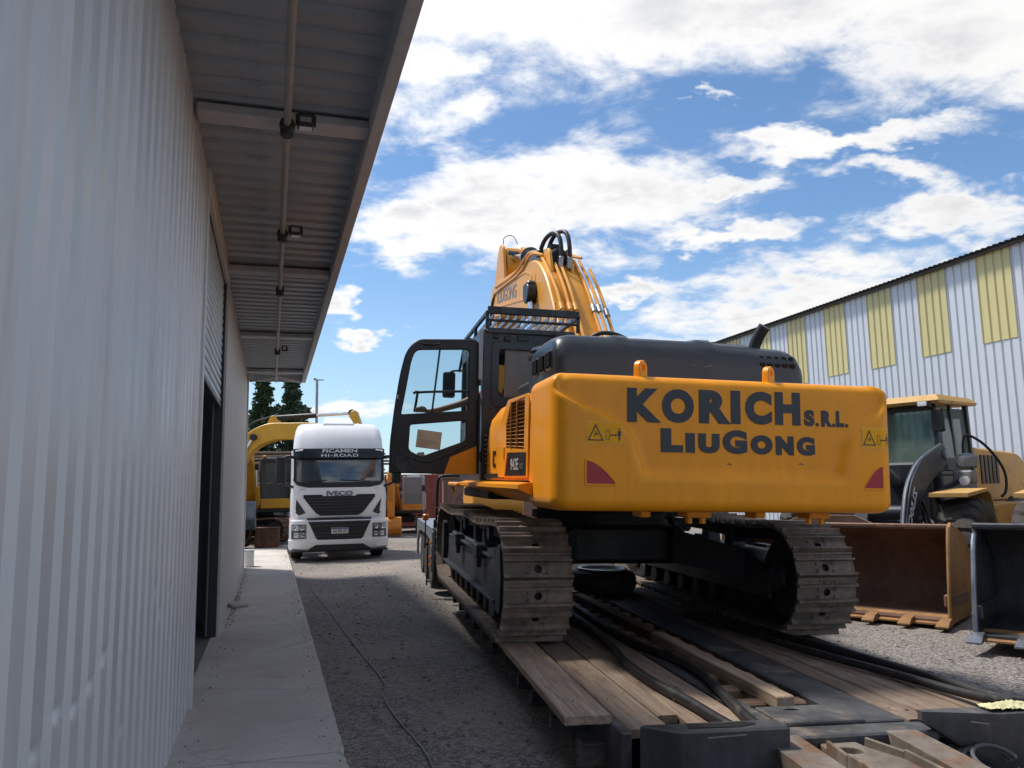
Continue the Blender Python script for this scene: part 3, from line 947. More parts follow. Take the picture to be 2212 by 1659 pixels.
cw = cwb.build('counterweight', ORANGE, ex, 40)


def on_cw(x, z, d=.0):
    return axes((x, CW_Y + .075 - d, z), (1, 0, 0), (0, 0, 1), (0, -1, 0))


def put_letter(ch, xa, xb, z, h_, bold):
    MB().text(ch, h_, xb - xa, on_cw(xa, z, .003), bold, .002).build('letter', LETTER, cw, 0)
kx = lambda X: -.86 + (X - 688) / 967 * 1.51
for ch, a_, b_ in (('K', 688, 870), ('O', 875, 1050), ('R', 1078, 1255), ('I', 1256, 1310), ('C', 1338, 1490), ('H', 1508, 1655)):
    put_letter(ch, kx(a_), kx(b_), 1.905 + (kx(a_) + .86) * .012, .272, .062 if ch not in 'OC' else .066)
for ch, a_, b_, h_ in (('S', 1678, 1738, .135), ('.', 1744, 1762, .03), ('R', 1778, 1840, .135), ('.', 1842, 1860, .03), ('L', 1866, 1912, .135), ('.', 1918, 1938, .03)):
    put_letter(ch, kx(a_), kx(b_), 1.918, h_, .06)
for ch, a_, b_, h_ in (('L', 867, 988, .190), ('I', 1002, 1053, .158), ('U', 1072, 1190, .158), ('G', 1207, 1345, .192), ('O', 1365, 1490, .158), ('N', 1508, 1612, .155), ('G', 1630, 1735, .155)):
    put_letter(ch, kx(a_), kx(b_), 1.673, h_, .088 if ch not in 'GO' else (.066 if ch == 'G' else .09))
# warning plates
STICK = mat('warning_yellow', (0.88, 0.40, 0.010), .45, 0, .03, 3, spec=.2)
STICKB = mat('warning_border', (0.86, 0.50, 0.12), .45, 0, .03, 3, spec=.2)
for (x0, x1, z0, z1, sk) in ((-1.225 - .155, -1.225 + .155, 1.722, 1.895, 1), (1.19, 1.43, 1.745, 1.915, -1)):
    x0 = max(x0, -1.245 + .0) if False else x0
    def sp(x, z, d):
        # the plate lies on the flat back next to the rounded corner
        return (x, CW_Y - d, z)
    x0 = max(x0, CW_X0 + .235); x1 = min(x1, CW_X1 - .02)
    if sk > 0: x0, x1 = -1.22, -.93
    else: x0, x1 = 1.16, 1.225 + .20
    seg = 12
    def surf_y(x):
        rc = RC
        if x > CW_X1 - rc:
            t = (x - CW_X1 + rc) / rc
            return CW_Y + rc - math.sqrt(max(0, 1 - t * t)) * rc
        if x < CW_X0 + rc:
            t = (CW_X0 + rc - x) / rc
            return CW_Y + rc - math.sqrt(max(0, 1 - t * t)) * rc
        return CW_Y
    def strip(xa, xb, za, zb, d):
        mb = MB()
        mb.grid(seg, 1, lambda u, v: (lerp(xa, xb, u), surf_y(lerp(xa, xb, u)) + recess(lerp(xa, xb, u), (za + zb) / 2) - d, lerp(za, zb, v)))
        return mb
    pl_ = strip(x0, x1, z0, z1, .003).build('warning_plate', STICKB, cw, 60)
    strip(x0 + .007, x1 - .007, z0 + .007, z1 - .007, .005).build('plate_field', STICK, cw, 60)
    W_ = x1 - x0; H_ = z1 - z0
    ic = MB()
    def q2(u, v): 
        x = x0 + u * W_; return (x, surf_y(x) + recess(x, (z0 + z1) / 2) - .0075, z0 + v * H_)
    def stroke(pts, t_):
        for (a, b) in zip(pts[:-1], pts[1:]):
            A = Vector(a); B = Vector(b); d_ = (B - A).normalized(); n_ = Vector((-d_.y * .6, d_.x))  # plate is wider than high
            A2 = A - d_ * t_ * .4; B2 = B + d_ * t_ * .4
            P4 = [A2 + n_ * t_ * .5, A2 - n_ * t_ * .5, B2 - n_ * t_ * .5, B2 + n_ * t_ * .5]
            ic.add([q2(*p) for p in P4], [(0, 1, 2, 3)])
    def fill(pts):
        ic.add([q2(*p) for p in pts], [tuple(range(len(pts)))])
    stroke([(.06, .16), (.26, .84), (.46, .16), (.06, .16)], .05)
    stroke([(.22, .34), (.30, .46), (.24, .58)], .035); stroke([(.20, .46), (.34, .40)], .03)
    stroke([(.55, .20), (.55, .62), (.64, .62), (.64, .20), (.55, .20)], .02)
    stroke([(.69, .40), (.82, .40)], .05)
    fill([(.66, .40), (.70, .47), (.70, .33)]); fill([(.85, .40), (.81, .33), (.81, .47)])
    fill([(.89, .36), (.95, .36), (.95, .60), (.89, .60)]); fill([(.895, .17), (.915, .17), (.915, .35), (.895, .35)]); fill([(.925, .17), (.945, .17), (.945, .35), (.925, .35)])
    fill([(.90 + .02 + .022 * math.cos(k * PI / 4), .67 + .05 * math.sin(k * PI / 4)) for k in range(8)])
    fill([(.868, .38), (.884, .38), (.884, .58), (.868, .58)]); fill([(.956, .38), (.972, .38), (.972, .58), (.956, .58)])
    ic.build('warning_symbol', LETTER, cw, 0)
# red reflectors in shallow sockets
REFL = mat('red_reflector', (0.36, 0.012, 0.022), .35, 0, .05, 20)
for sx, xr in ((1, -1.215), (-1, 1.343)):
    pts = [(xr, 1.415), (xr, 1.59)]
    for k in range(1, 9):
        a = k / 8
        pts.append((xr + sx * .225 * a, 1.59 - .16 * a ** 1.7))
    pts.append((xr + sx * .225, 1.415))
    if sx < 0: pts = [(xr + (p[0] - xr) * .74, p[1]) for p in pts]
    m = axes((0, CW_Y, 0), (1, 0, 0), (0, 0, 1), (0, -1, 0))
    cx_ = sum(p[0] for p in pts) / len(pts); cz_ = sum(p[1] for p in pts) / len(pts)
    big_ = [(cx_ + (p[0] - cx_) * 1.13, cz_ + (p[1] - cz_) * 1.16) for p in pts]
    for nm, lps, t1_, mm_ in (('reflector_rim', [big_, pts], .008, ORANGE), ('reflector', [pts], .003, REFL)):
        mb_ = MB().shape(lps, -.004, t1_, m, .003 if len(lps) > 1 else 0)
        mb_.v = [(p[0], p[1] + surf_y(p[0]) - CW_Y, p[2]) for p in mb_.v]
        mb_.build(nm, mm_, cw)
# lifting eyes on top, bolts below
for xq in (-.70, .44):
    m = axes((xq - .025, -3.22, CW_Z1), (0, 1, 0), (0, 0, 1), (1, 0, 0))
    m = axes((xq, -3.30, CW_Z1 - .01), (.80, .60, 0), (0, 0, 1), (.60, -.80, 0))
    prof = [(-.062, 0)] + [(.062 * math.cos(PI - PI * k / 10), .085 + .062 * math.sin(PI - PI * k / 10)) for k in range(11)] + [(.062, 0)]
    MB().shape([prof, circ(0, .085, .024, 14)], -.03, .03, m, .008).build('lifting_eye', ORANGE, cw)
for xq, wq in ((-.62, .09), (-.15, .22), (.40, .09), (.95, .20)):
    MB().box((xq, -3.1, 1.185), (wq, .2, .07), .01).build('counterweight_foot', ORANGE, cw)
    if wq > .1:
        for dx_ in (-.06, .06): MB().cyl((xq + dx_, -3.12, 1.19), (xq + dx_, -3.12, 1.10), .03, n=6).build('counterweight_bolt', ORANGE, cw)
SCR = mat('scuffed_primer', (0.22, 0.15, 0.10), .7)
for (x, z) in ((-.02, 1.585), (.62, 1.60)):
    MB().add([on_cw(x, z, .002) @ Vector(p) for p in ((0, 0, 0), (.05, -.006, 0), (.045, .006, 0), (.012, .012, 0))], [(0, 1, 2, 3)]).build('paint_chip', SCR, cw)

# --- left side body: panel, grille, plate
def side_x(z):
    """left skin: upright, leaning in a little to the top edge"""
    return -1.455 + .02 * (z - 1.45) + .10 * max(0, z - 2.05) ** 1.2
body_sec = [(-1.455, 1.43), (-1.455, 1.9), (-1.445, 2.06), (-1.42, 2.16), (-1.37, 2.225), (-1.28, 2.255), (-1.0, 2.26), (-1.0, 1.43)]
sb = MB()
rings = []
for (yq, zt, xin) in ((-2.72, 2.275, 0), (-1.5, 2.265, 0), (-.8, 2.25, 0), (-.45, 2.20, .01), (-.25, 2.06, .03), (-.14, 1.86, .05), (-.10, 1.60, .06)):
    k = (zt - 1.43) / (2.26 - 1.43)
    rings.append([(x + xin, yq, 1.43 + (z - 1.43) * k) for (x, z) in body_sec])
sb.loft(rings)
side = sb.build('side_body', ORANGE, ex, 30)
def on_side(y, z, d=0.0):
    """local x runs forward->rear as seen from the left, y up, z out of the skin"""
    return axes((-1.457 - d, y, z), (0, -1, 0), (0, 0, 1), (-1, 0, 0))
# raised door panel round the grille
GRB = mat('grille_dark', (0.06, 0.03, 0.012), .8)
GR = mat('grille_brown', (0.42, 0.18, 0.025), .45, 0, .15, 3.0, (.16, .09, .04), .4, 3.0)
gl = [(1.60, 1.76), (2.42, 1.715), (2.44, 2.15), (1.80, 2.185), (1.58, 1.98)]
MB().shape([rpoly([(1.18, 1.46), (2.58, 1.455), (2.60, 2.20), (1.66, 2.225), (1.30, 2.02)], .05), gl], 0, .014, on_side(0, 0, .0), .004).build('side_door', ORANGE, side)
gr = MB().shape([gl], 0, .004, on_side(0, 0, .001)).build('grille', GRB, side)
def grille_x(z):
    t = (z - 1.72) / (2.18 - 1.72)
    xa = 1.60 - .02 * t if z < 1.98 else lerp(1.58, 1.80, (z - 1.98) / .205)
    return xa, lerp(2.42, 2.44, t)
for k in range(13):
    z = 1.765 + k * .034
    xa, xb = grille_x(z)
    MB().add([on_side(0, 0) @ Vector(p) for p in ((xa, z, .004), (xb, z - .04 * (1 - k / 12), .004), (xb, z + .004 - .04 * (1 - k / 12), .024), (xa, z + .004, .024), (xa, z + .012, .004), (xb, z + .012 - .04 * (1 - k / 12), .004))],
             [(0, 1, 2, 3), (3, 2, 5, 4), (0, 3, 4), (1, 5, 2)]).build('grille_slat', GR, side)
for xg in (1.87, 2.14):
    MB().box((-1.474, -xg, 1.95), (.022, .022, .43), .004).build('grille_divider', GR, side)
PLATE = mat('model_plate', (0.012, 0.014, 0.018), .3)
MB().shape([[(1.60, 1.475), (2.52, 1.475), (2.52, 1.68), (1.72, 1.70)]], .014, .018, on_side(0, 0)).build('model_plate', PLATE, side)
MB().shape([[(1.555, 1.475), (1.60, 1.475), (1.72, 1.70), (1.675, 1.70)]], .014, .019, on_side(0, 0)).build('red_stripe', mat('orange_red', (.62, .07, .015), .4), side)
SILVER = mat('silver_lettering', (0.52, 0.53, 0.55), .4, .3)
MB().text('942E', .11, .36, on_side(-1.86, 1.525, .019), .02, .001).build('lettering', SILVER, side, 0)
MB().text('HD', .05, .13, on_side(-2.27, 1.535, .019), .0, .001).build('lettering', mat('dim_lettering', (.16, .17, .18), .5), side, 0)
lc = MB()
lc.box((-1.462, -.86, 1.66), (.006, .05, .17)).box((-1.462, -.92, 1.588), (.006, .14, .035)).box((-1.462, -.955, 1.72), (.006, .05, .05))
lc.build('emblem', LETTER, side)
MB().box((-1.47, -1.52, 1.71), (.03, .06, .12), .008).build('door_latch', ORANGE, side)
MB().box((-1.462, -.9, 1.475), (.01, 1.1, .05), .003).build('sill_strip', PLATE, side)
# rounded vents at the front end of the side body
for k in range(7):
    MB().box((-1.43, -.25 + .02 * k, 1.62 + k * .055), (.03, .09, .018), .004).build('vent_slot', GR, side)
# skirt and walkway under the body
sk_ = MB()
sk_.loft([[(-1.50, yq, 1.415), (-1.60, yq, 1.395), (-1.60, yq, 1.36), (-1.30, yq, zb), (-1.20, yq, zb), (-1.20, yq, 1.415)] for (yq, zb) in ((-2.80, 1.22), (-1.0, 1.24), (.1, 1.27), (.9, 1.31))])
sk_.build('skirt', ORANGE, ex, 30)
MB().box((-1.53, 1.2, 1.37), (.22, .9, .05), .015).build('step_plate', ORANGE, ex)
MB().box((-1.58, 1.55, 1.31), (.04, .05, .13), .008).build('step_bracket', ORANGE, ex)

# --- engine hood
hood_sec = [(-2.80, 2.25), (-2.80, 2.50), (-2.77, 2.60), (-2.70, 2.68), (-2.58, 2.725), (-2.3, 2.745), (-1.9, 2.75), (-1.5, 2.74), (-1.25, 2.71), (-1.12, 2.64), (-1.06, 2.54), (-1.05, 2.25)]
hd = MB()
rings = []
cxy = (-2.25, 2.25)
hood_sec = [(-2.80 + (y + 2.80) * .64, z) for (y, z) in hood_sec]
for (x, k, kz) in ((-1.275, .90, .78), (-1.268, .935, .86), (-1.24, .965, .93), (-1.19, .985, .975), (-1.12, 1, 1), (-.76, 1, 1), (-.72, 1.012, 1.035), (-.62, 1.012, 1.035), (-.58, 1, 1),
                   (.04, 1, 1), (.08, 1.012, 1.04), (.20, 1.012, 1.04), (.24, 1, .995), (.58, 1, .99), (.61, .995, .94), (.90, .99, .93), (.99, .985, .90), (1.05, .97, .83), (1.09, .94, .70), (1.11, .88, .5), (1.11, .8, .2)):
    rings.append([(x, cxy[0] + (y - cxy[0]) * k, cxy[1] + (z - cxy[1]) * kz) for (y, z) in hood_sec])
hd.loft(rings)
hood = hd.build('engine_hood', CHARCOAL, ex, 50)
HOLE = mat('dark_vent_opening', (0.004, 0.004, 0.005), .9)
for r_ in range(2):
    for c_ in range(5):
        MB().box((.68 + c_ * .075, (-2.757, -2.789)[r_], 2.590 - r_ * .066), (.054, .03, .048), .012).build('vent_opening', HOLE, hood)
for c_ in range(10):
    MB().box((-1.272, -2.60 + c_ * .072, 2.335), (.02, .034, .055), .008).build('vent_opening', HOLE, hood)
for g_ in range(3):
    y0_ = -2.66 + g_ * .25
    MB().prism(rpoly([(y0_, 2.41), (y0_ + .22, 2.41), (y0_ + .20, 2.585), (y0_ + .03, 2.60)], .03), 'x', -1.285, -1.20, .012).build('vent_bulge', CHARCOAL, hood)
    for c_ in range(5):
        MB().bar((-1.292, y0_ + .035 + c_ * .036, 2.44), (-1.292, y0_ + .042 + c_ * .036, 2.57), .016, .022, .003, up=(1, 0, 0)).build('vent_slot', HOLE, hood)
MB().box((-.08, -2.803, 2.295), (2.2, .012, .008), .002).build('hood_seam', HOLE, hood)
MB().box((-.3, -1.15, 2.36), (1.7, 1.3, .3), .05).build('engine_deck', CHARCOAL, ex)
MB().cyl((-.98, -1.45, 2.4), (-.98, -1.45, 2.73), .16, n=24).build('intake_pipe', CHARCOAL, ex)
MB().lathe((-.98, -1.45, 2.68), (0, 0, 1), [(0, .24), (.03, .24), (.05, .20), (.07, .20), (.085, .215), (.12, .20), (.14, .12), (.145, 0.0)], 32).build('intake_cap', CHARCOAL, ex)
MB().tube([(.86, -2.25, 2.62), (.88, -2.26, 2.76), (.91, -2.30, 2.88), (.95, -2.36, 2.975)], .058, 18, 2).build('exhaust_stack', BLACK, ex)
MB().tube([(.42, -1.95, 2.70), (.46, -1.94, 2.80), (.55, -1.93, 2.86), (.76, -1.92, 2.86)], .018, 10, 2).cyl((.73, -1.92, 2.62), (.73, -1.92, 2.86), .016).build('handrail', BLACK, ex)
for (x, l_) in ((-.02, .03), (.10, .07)):
    MB().add([(x, -2.808, 2.47), (x + l_, -2.808, 2.485), (x + l_ - .01, -2.808, 2.49), (x, -2.808, 2.475)], [(0, 1, 2, 3)]).build('scratch', SCR, hood)

# --- cab
CX0, CX1, CY0, CY1, CZ0, CZ1 = -1.47, -.33, -.10, 1.75, 1.42, 3.26
cabp = MB()
mR = axes((0, CY0, 0), (1, 0, 0), (0, 0, 1), (0, -1, 0))
cabp.shape([rrect(CX0, CX1, CZ0, CZ1, [.02, .02, .05, .05]), rrect(CX0 + .17, CX1 - .10, 2.40, 3.02, .05)], -.06, 0, mR, .006)
mF = axes((0, CY1, 0), (1, 0, 0), (0, 0, 1), (0, -1, 0))
cabp.shape([rrect(CX0, CX1, CZ0, CZ1, .05), rrect(CX0 + .09, CX1 - .09, 1.75, 3.08, .06)], 0, .05, mF, .005)
mS = axes((CX1, 0, 0), (0, 1, 0), (0, 0, 1), (1, 0, 0))
cabp.shape([rrect(CY0 + .005, CY1 - .005, CZ0, CZ1, .05), rrect(CY0 + .12, CY1 - .12, 2.15, 3.05, .08)], -.05, 0, mS, .005)
mL = axes((CX0, 0, 0), (0, 1, 0), (0, 0, 1), (1, 0, 0))
cabp.shape([rrect(CY0 + .005, CY1 - .005, CZ0, CZ1, .05), rrect(CY0 + .16, CY1 - .55, CZ0 + .1, 3.08, .10), rrect(CY1 - .47, CY1 - .10, 2.2, 3.05, .05)], 0, .05, mL, .005)
cabp.box(((CX0 + CX1) / 2, (CY0 + CY1) / 2, CZ1 - .02), (CX1 - CX0 - .02, CY1 - CY0 - .02, .05), .015)
cabp.box(((CX0 + CX1) / 2, (CY0 + CY1) / 2, CZ0 + .03), (CX1 - CX0 - .02, CY1 - CY0 - .02, .06), .01)
# raised edge moulding of the rear face
cabp.box(((CX0 + CX1) / 2, CY0 - .012, 3.215), (CX1 - CX0 - .06, .03, .05), .01)
cab = cabp.build('cab', CABGREY, ex, 35)
MB().shape([rrect(CX0 + .10, CX1 - .05, 2.30, 3.085, .06), rrect(CX0 + .19, CX1 - .12, 2.42, 3.00, .04)], 0, .016, mR, .005).build('window_frame', CABGREY, cab)
GLS = glass('clear_cab_glass', (.90, .95, .94), .06)
MB().add([(CX0 + .1, CY0 + .012, 2.36), (CX1 - .06, CY0 + .012, 2.36), (CX1 - .06, CY0 + .012, 3.05), (CX0 + .1, CY0 + .012, 3.05)], [(0, 1, 2, 3)]).build('rear_window', glass('rear_glass', (.92, .95, .97), .02), cab)
MB().box(((CX0 + CX1) / 2, CY1 - .02, 2.42), (.98, .008, 1.36)).build('windshield', GLS, cab)
MB().box((CX1 - .025, (CY0 + CY1) / 2, 2.6), (.008, 1.6, .92)).build('side_window', GLS, cab)
BEIGE = mat('beige_trim', (0.56, 0.46, 0.39), .8, 0, .08, 2.0)
MB().box((-.80, -.06, 2.70), (.80, .02, .66), .008).build('sun_blind', BEIGE, cab)
MB().box((-.90, .55, 1.85), (.52, .55, .16), .06, seg=3).box((-.90, .28, 2.25), (.50, .14, .70), .06, rot=(-.12, 0, 0), seg=3).build('seat', mat('seat_cloth', (.03, .03, .033), .9), cab)
MB().box((-1.18, CY0 - .012, 3.13), (.08, .03, .06), .008).box((-1.32, CY0 - .012, 3.15), (.07, .02, .05), .01).build('rear_bracket', BLACK, cab)
MB().box((-.99, CY0 - .008, 3.14), (.14, .02, .06), .006).build('rear_handle', BLACK, cab)
an = MB().lathe((-.60, CY0 - .05, 3.10), (0, 0, 1), [(0, .0), (.005, .035), (.03, .045), (.055, .03), (.07, .012), (.08, .010), (.16, .010), (.17, .005), (.50, .0045)], 14)
an.build('antenna', BLACK, cab)
for xq in (-.47, -.36):
    MB().cyl((xq, CY0 - .005, 3.12), (xq, CY0 - .04, 3.12), .03, n=14, bev=.006).build('rear_lamp', LENS, cab)
for yq, z0_, z1_ in ((CY0 + .02, 2.55, 3.22), (CY0 + .02, 1.5, 2.4)):
    MB().cyl((CX0 - .035, yq, z0_), (CX0 - .035, yq, z1_), .016).build('door_hinge_rod', BLACK, cab)
MB().bar((CX0 - .03, CY0 + .0, 3.22), (CX0 - .03, CY0 + .0, 2.62), .05, .012, .003, up=(0, 1, 0)).build('rain_strip', mat('pale_strip', (.28, .32, .36), .4), cab)

# falling-object guard on the roof
gd = MB()
GZ = 3.44
ga, gb, gf0, gf1 = -1.43, -.29, -.12, 1.72
gd.bar((ga, gf0, GZ + .03), (gb, gf0, GZ + .03), .05, .09, .004)
gd.bar((ga, gf1, GZ - .02), (gb, gf1, GZ - .02), .05, .05, .004)
gd.bar((ga, gf0, GZ), (ga, gf1, GZ - .02), .04, .05, .004).bar((gb, gf0, GZ), (gb, gf1, GZ - .02), .04, .05, .004)
gd.bar((ga, gf0 + .02, GZ - .09), (gb, gf0 + .02, GZ - .09), .03, .03, .003)
gd.bar((ga, gf1, GZ - .02), (ga - .02, gf1 + .45, GZ - .42), .035, .04, .004)
for x in (ga, gb):
    for y in (gf0 + .03, .8, gf1 - .03):
        gd.bar((x, y, CZ1 - .01), (x, y, GZ), .04, .04, .003)
guard = gd.build('roof_guard', BLACK, ex)
GSL = mat('guard_slat', (.16, .19, .23), .45)
for k in range(11):
    x = lerp(ga + .08, gb - .08, k / 10)
    MB().bar((x, gf0 + .03, GZ - .03), (x, gf1 - .03, GZ - .05), .012, .06, .002).build('guard_slat', GSL, guard)
for x in (-1.17, -.55):
    MB().box((x, gf0 - .028, GZ + .03), (.20, .006, .075), .002).build('guard_tab', CABGREY, guard)

# --- open door, seen from outside
mD = axes((0, .0, 0), (1, 0, 0), (0, 0, 1), (0, -1, 0))
D_out = rpoly([(-2.54, 1.49), (-2.54, 1.85), (-2.50, 2.28), (-2.45, 2.66), (-2.39, 2.93), (-2.27, 3.085), (-1.56, 3.12), (-1.50, 3.06), (-1.50, 1.83), (-1.51, 1.49)], [.02, .1, .1, .1, .1, .12, .03, .03, .02, .02], 5)
D_w1 = rpoly([(-2.42, 2.18), (-2.38, 2.42), (-2.32, 2.82), (-2.27, 2.955), (-1.63, 2.99), (-1.63, 2.25)], [.02, .1, .1, .07, .05, .02], 4)
D_w2 = rpoly([(-2.31, 2.06), (-1.65, 2.13), (-1.65, 1.89), (-2.17, 1.69), (-2.32, 1.76)], [.03, .02, .04, .04, .05], 4)
dr = MB().shape([D_out, D_w1, D_w2], -.025, .025, mD, .010).build('door', BLACK, ex)
MB().shape([[(-1.90, 1.492), (-1.83, 1.69), (-1.516, 1.83), (-1.512, 1.492)]], .027, .033, mD).build('door_panel', ORANGE, dr)
MB().shape([[(-2.43, 2.17), (-2.39, 2.43), (-2.33, 2.83), (-2.27, 2.97), (-1.62, 3.0), (-1.62, 2.24)]], -.004, .002, mD).build('upper_pane', GLS, dr)
MB().shape([[(-2.33, 2.07), (-1.64, 2.14), (-1.64, 1.88), (-2.17, 1.68), (-2.33, 1.75)]], -.004, .002, mD).build('lower_pane', GLS, dr)
MB().bar((-1.985, -.01, 2.97), (-2.06, -.01, 2.20), .022, .02, .003, up=(0, 1, 0)).build('pane_divider', BLACK, dr)
MB().tube([(-2.20, -.03, 3.045), (-2.17, -.055, 3.02), (-2.02, -.055, 3.025), (-1.99, -.03, 3.05)], .009, 8, 1).build('door_catch', BLACK, dr)
MB().lathe((-2.37, -.024, 1.60), (0, -1, 0), [(0, .11), (.008, .11), (.012, .09), (.006, .07), (.004, 0)], 24).build('handle_dish', CABGREY, dr)
MB().tube([(-2.43, -.03, 1.73), (-2.25, -.03, 1.66), (-2.1, -.03, 1.62), (-1.98, -.03, 1.67), (-1.78, -.03, 1.76), (-1.62, -.03, 1.86)], .012, 8, 2).build('pressed_line', CABGREY, dr)
MB().box((-2.47, -.03, 2.38), (.025, .012, .05), .004).build('door_striker', STEEL, dr)
MB().box((-2.44, .02, 1.44), (.06, .05, .14), .01).build('door_stop', BLACK, dr)
for z in (1.7, 2.9):
    MB().cyl((-1.50, .0, z - .06), (-1.50, .0, z + .06), .028, n=12).build('hinge', BLACK, dr)
PAPER = mat('paper_sheet', (0.62, 0.56, 0.42), .8, 0, .04, 4)
MB().add([(-2.22, -.008, 2.01), (-1.93, -.008, 1.98), (-1.95, -.008, 1.77), (-2.24, -.008, 1.80), (-2.22, -.011, 2.01), (-1.93, -.011, 1.98), (-1.95, -.011, 1.77), (-2.24, -.011, 1.80)],
         [(0, 1, 2, 3), (7, 6, 5, 4), (0, 4, 5, 1), (1, 5, 6, 2), (2, 6, 7, 3), (3, 7, 4, 0)]).build('paper_note', PAPER, dr)
ink = MB()
for k in range(9):
    z = 1.975 - k * .02; a_ = -2.20 - .002 * k; l_ = (.04, .05, .10, .0, .17, .22, .15, .10, .12)[k]
    if l_: ink.add([(a_, -.0125, z), (a_ + l_, -.0125, z - .1 * l_), (a_ + l_, -.0125, z - .1 * l_ - .005), (a_, -.0125, z - .005)], [(0, 1, 2, 3)])
ink.build('printed_lines', mat('ink', (.25, .22, .18), .9), dr)
MB().shape([rpoly([(-2.22, 1.735), (-2.14, 1.745), (-2.125, 1.71), (-2.17, 1.68), (-2.22, 1.70)], .01)], .002, .005, mD).build('sticker', mat('grey_sticker', (.35, .37, .38), .6), dr)
# grab rail inside the door opening and mirror on the front corner
MB().tube([(-2.24, .30, 2.46), (-2.26, .30, 2.49), (-2.19, .30, 2.48), (-2.12, .30, 2.49), (-1.55, .30, 2.52)], .016, 8, 1).tube([(-2.21, .30, 2.47), (-2.24, .30, 2.24)], .016, 8).build('grab_rail', BLACK, dr)
MB().tube([(-1.42, 1.92, 1.5), (-1.42, 1.92, 2.4), (-1.40, 1.92, 3.02), (-1.36, 1.92, 3.14), (-1.25, 1.90, 3.17)], .022, 10, 2).tube([(-1.40, 1.92, 3.0), (-1.55, 1.95, 3.0), (-1.62, 1.95, 2.97)], .015, 8, 1).build('mirror_post', BLACK, ex)
MB().cyl((-1.40, 1.92, 2.96), (-1.40, 1.92, 3.03), .04, n=10).cyl((-1.41, 1.92, 2.52), (-1.41, 1.92, 2.58), .035, n=10).build('mirror_clamp', BLACK, ex)
mir = MB().prism(rrect(-1.715, -1.535, 2.60, 2.975, .035), 'y', 1.93, 1.99, .012).build('mirror', BLACK, ex)
MB().prism(rrect(-1.70, -1.55, 2.62, 2.96, .03), 'y', 1.922, 1.929).build('mirror_glass', mat('mirror_glass', (.05, .06, .07), .08, .6, .3, 6), mir)
MB().prism(rrect(.0, .20, .0, .30, .03), 'y', 0, .04, .01, m=Matrix.Translation((1.45, 1.2, 2.3))).build('mirror', BLACK, ex)

# --- boom, arm, cylinders
BX = .12
def boom_poly():
    return [(.30, 1.62), (.62, 1.48), (1.0, 1.75), (2.95, 3.95), (3.6, 4.30), (6.25, 4.72), (6.62, 4.95), (6.62, 5.25), (6.3, 5.42), (3.55, 5.16), (2.85, 5.02), (2.3, 4.62), (.30, 2.05)]
bmm = MB().prism(rpoly(boom_poly(), [.1, .1, .2, .5, .4, .1, .1, .1, .1, .5, .5, .4, .1], 5), 'x', BX - .32, BX + .32, .02)
boom = bmm.build('boom', BOOMPAINT, ex, 40)
MB().shape([rpoly([(3.25, 4.45), (5.95, 4.86), (5.9, 5.22), (3.6, 5.02), (3.1, 4.85)], .15), rpoly([(3.31, 4.50), (5.89, 4.90), (5.84, 5.18), (3.62, 4.98), (3.16, 4.82)], .12)], 0, .008, axes((BX - .322, 0, 0), (0, 1, 0), (0, 0, 1), (-1, 0, 0)), .002).build('side_moulding', BOOMPAINT, boom)
MB().text('LIUGONG', .26, 1.55, axes((BX - .323, 5.80, 4.92), (0, -.99, -.14), (0, -.14, .99), (-1, 0, 0)), .02, .002).build('lettering', mat('boom_lettering', (.16, .17, .19), .5), boom, 0)
# cylinder pin boss on the left and right of the boom
for sx in (-1, 1):
    xq = BX + sx * .40
    MB().cyl((xq - .08, 2.95, 4.46), (xq + .08, 2.95, 4.46), .17, n=22, bev=.015).box((xq, 3.0, 4.54), (.15, .32, .24), .03).build('cylinder_end', BLACK, boom)
    MB().cyl((xq, 2.93, 4.36), (xq, 2.35, 3.10), .058, n=18).build('cylinder_rod', CHROME, boom)
    MB().cyl((xq, 2.42, 3.25), (xq, 1.55, 1.45), .105, n=20, bev=.015).build('cylinder_barrel', BOOMPAINT, boom)
# lugs and arm cylinder on the top
lug = [(2.40, 4.66), (3.05, 4.98), (2.95, 5.12), (2.75, 5.20), (2.58, 5.12)]
for xq in (BX - .17, BX + .17):
    MB().prism(rpoly(lug, .08), 'x', xq - .025, xq + .025, .006).build('cylinder_lug', BOOMPAINT, boom)
A0 = Vector((BX, 2.75, 5.06)); A1 = Vector((BX, 6.02, 5.94)); dA = (A1 - A0).normalized()
MB().cyl(A0 - dA * .12, A0 + dA * 1.9, .135, n=26, bev=.02).cyl(A0 + dA * 1.72, A0 + dA * 1.98, .165, n=26, bev=.02).cyl(A0 + dA * 1.80, A0 + dA * 1.86, .19, n=26).build('arm_cylinder_barrel', CHARCOAL, boom)
MB().cyl(A0 + dA * 1.9, A1, .07, n=20).build('arm_cylinder_rod', CHROME, boom)
MB().cyl(A1 + Vector((-.13, 0, 0)), A1 + Vector((.13, 0, 0)), .15, n=22, bev=.02).build('arm_cylinder_eye', CHARCOAL, boom)
MB().tube([A0 + Vector((-.06, .25, .16)), A0 + Vector((-.06, 1.0, .30)), A0 + Vector((-.06, 1.85, .52))], .022, 8).tube([A0 + Vector((.06, .25, .16)), A0 + Vector((.06, 1.2, .34))], .022, 8).box(A0 + Vector((0, .15, .18)), (.22, .2, .10), .02).box(A0 + Vector((0, 1.0, .30)), (.2, .06, .06), .01).build('cylinder_pipe', BLACK, boom)
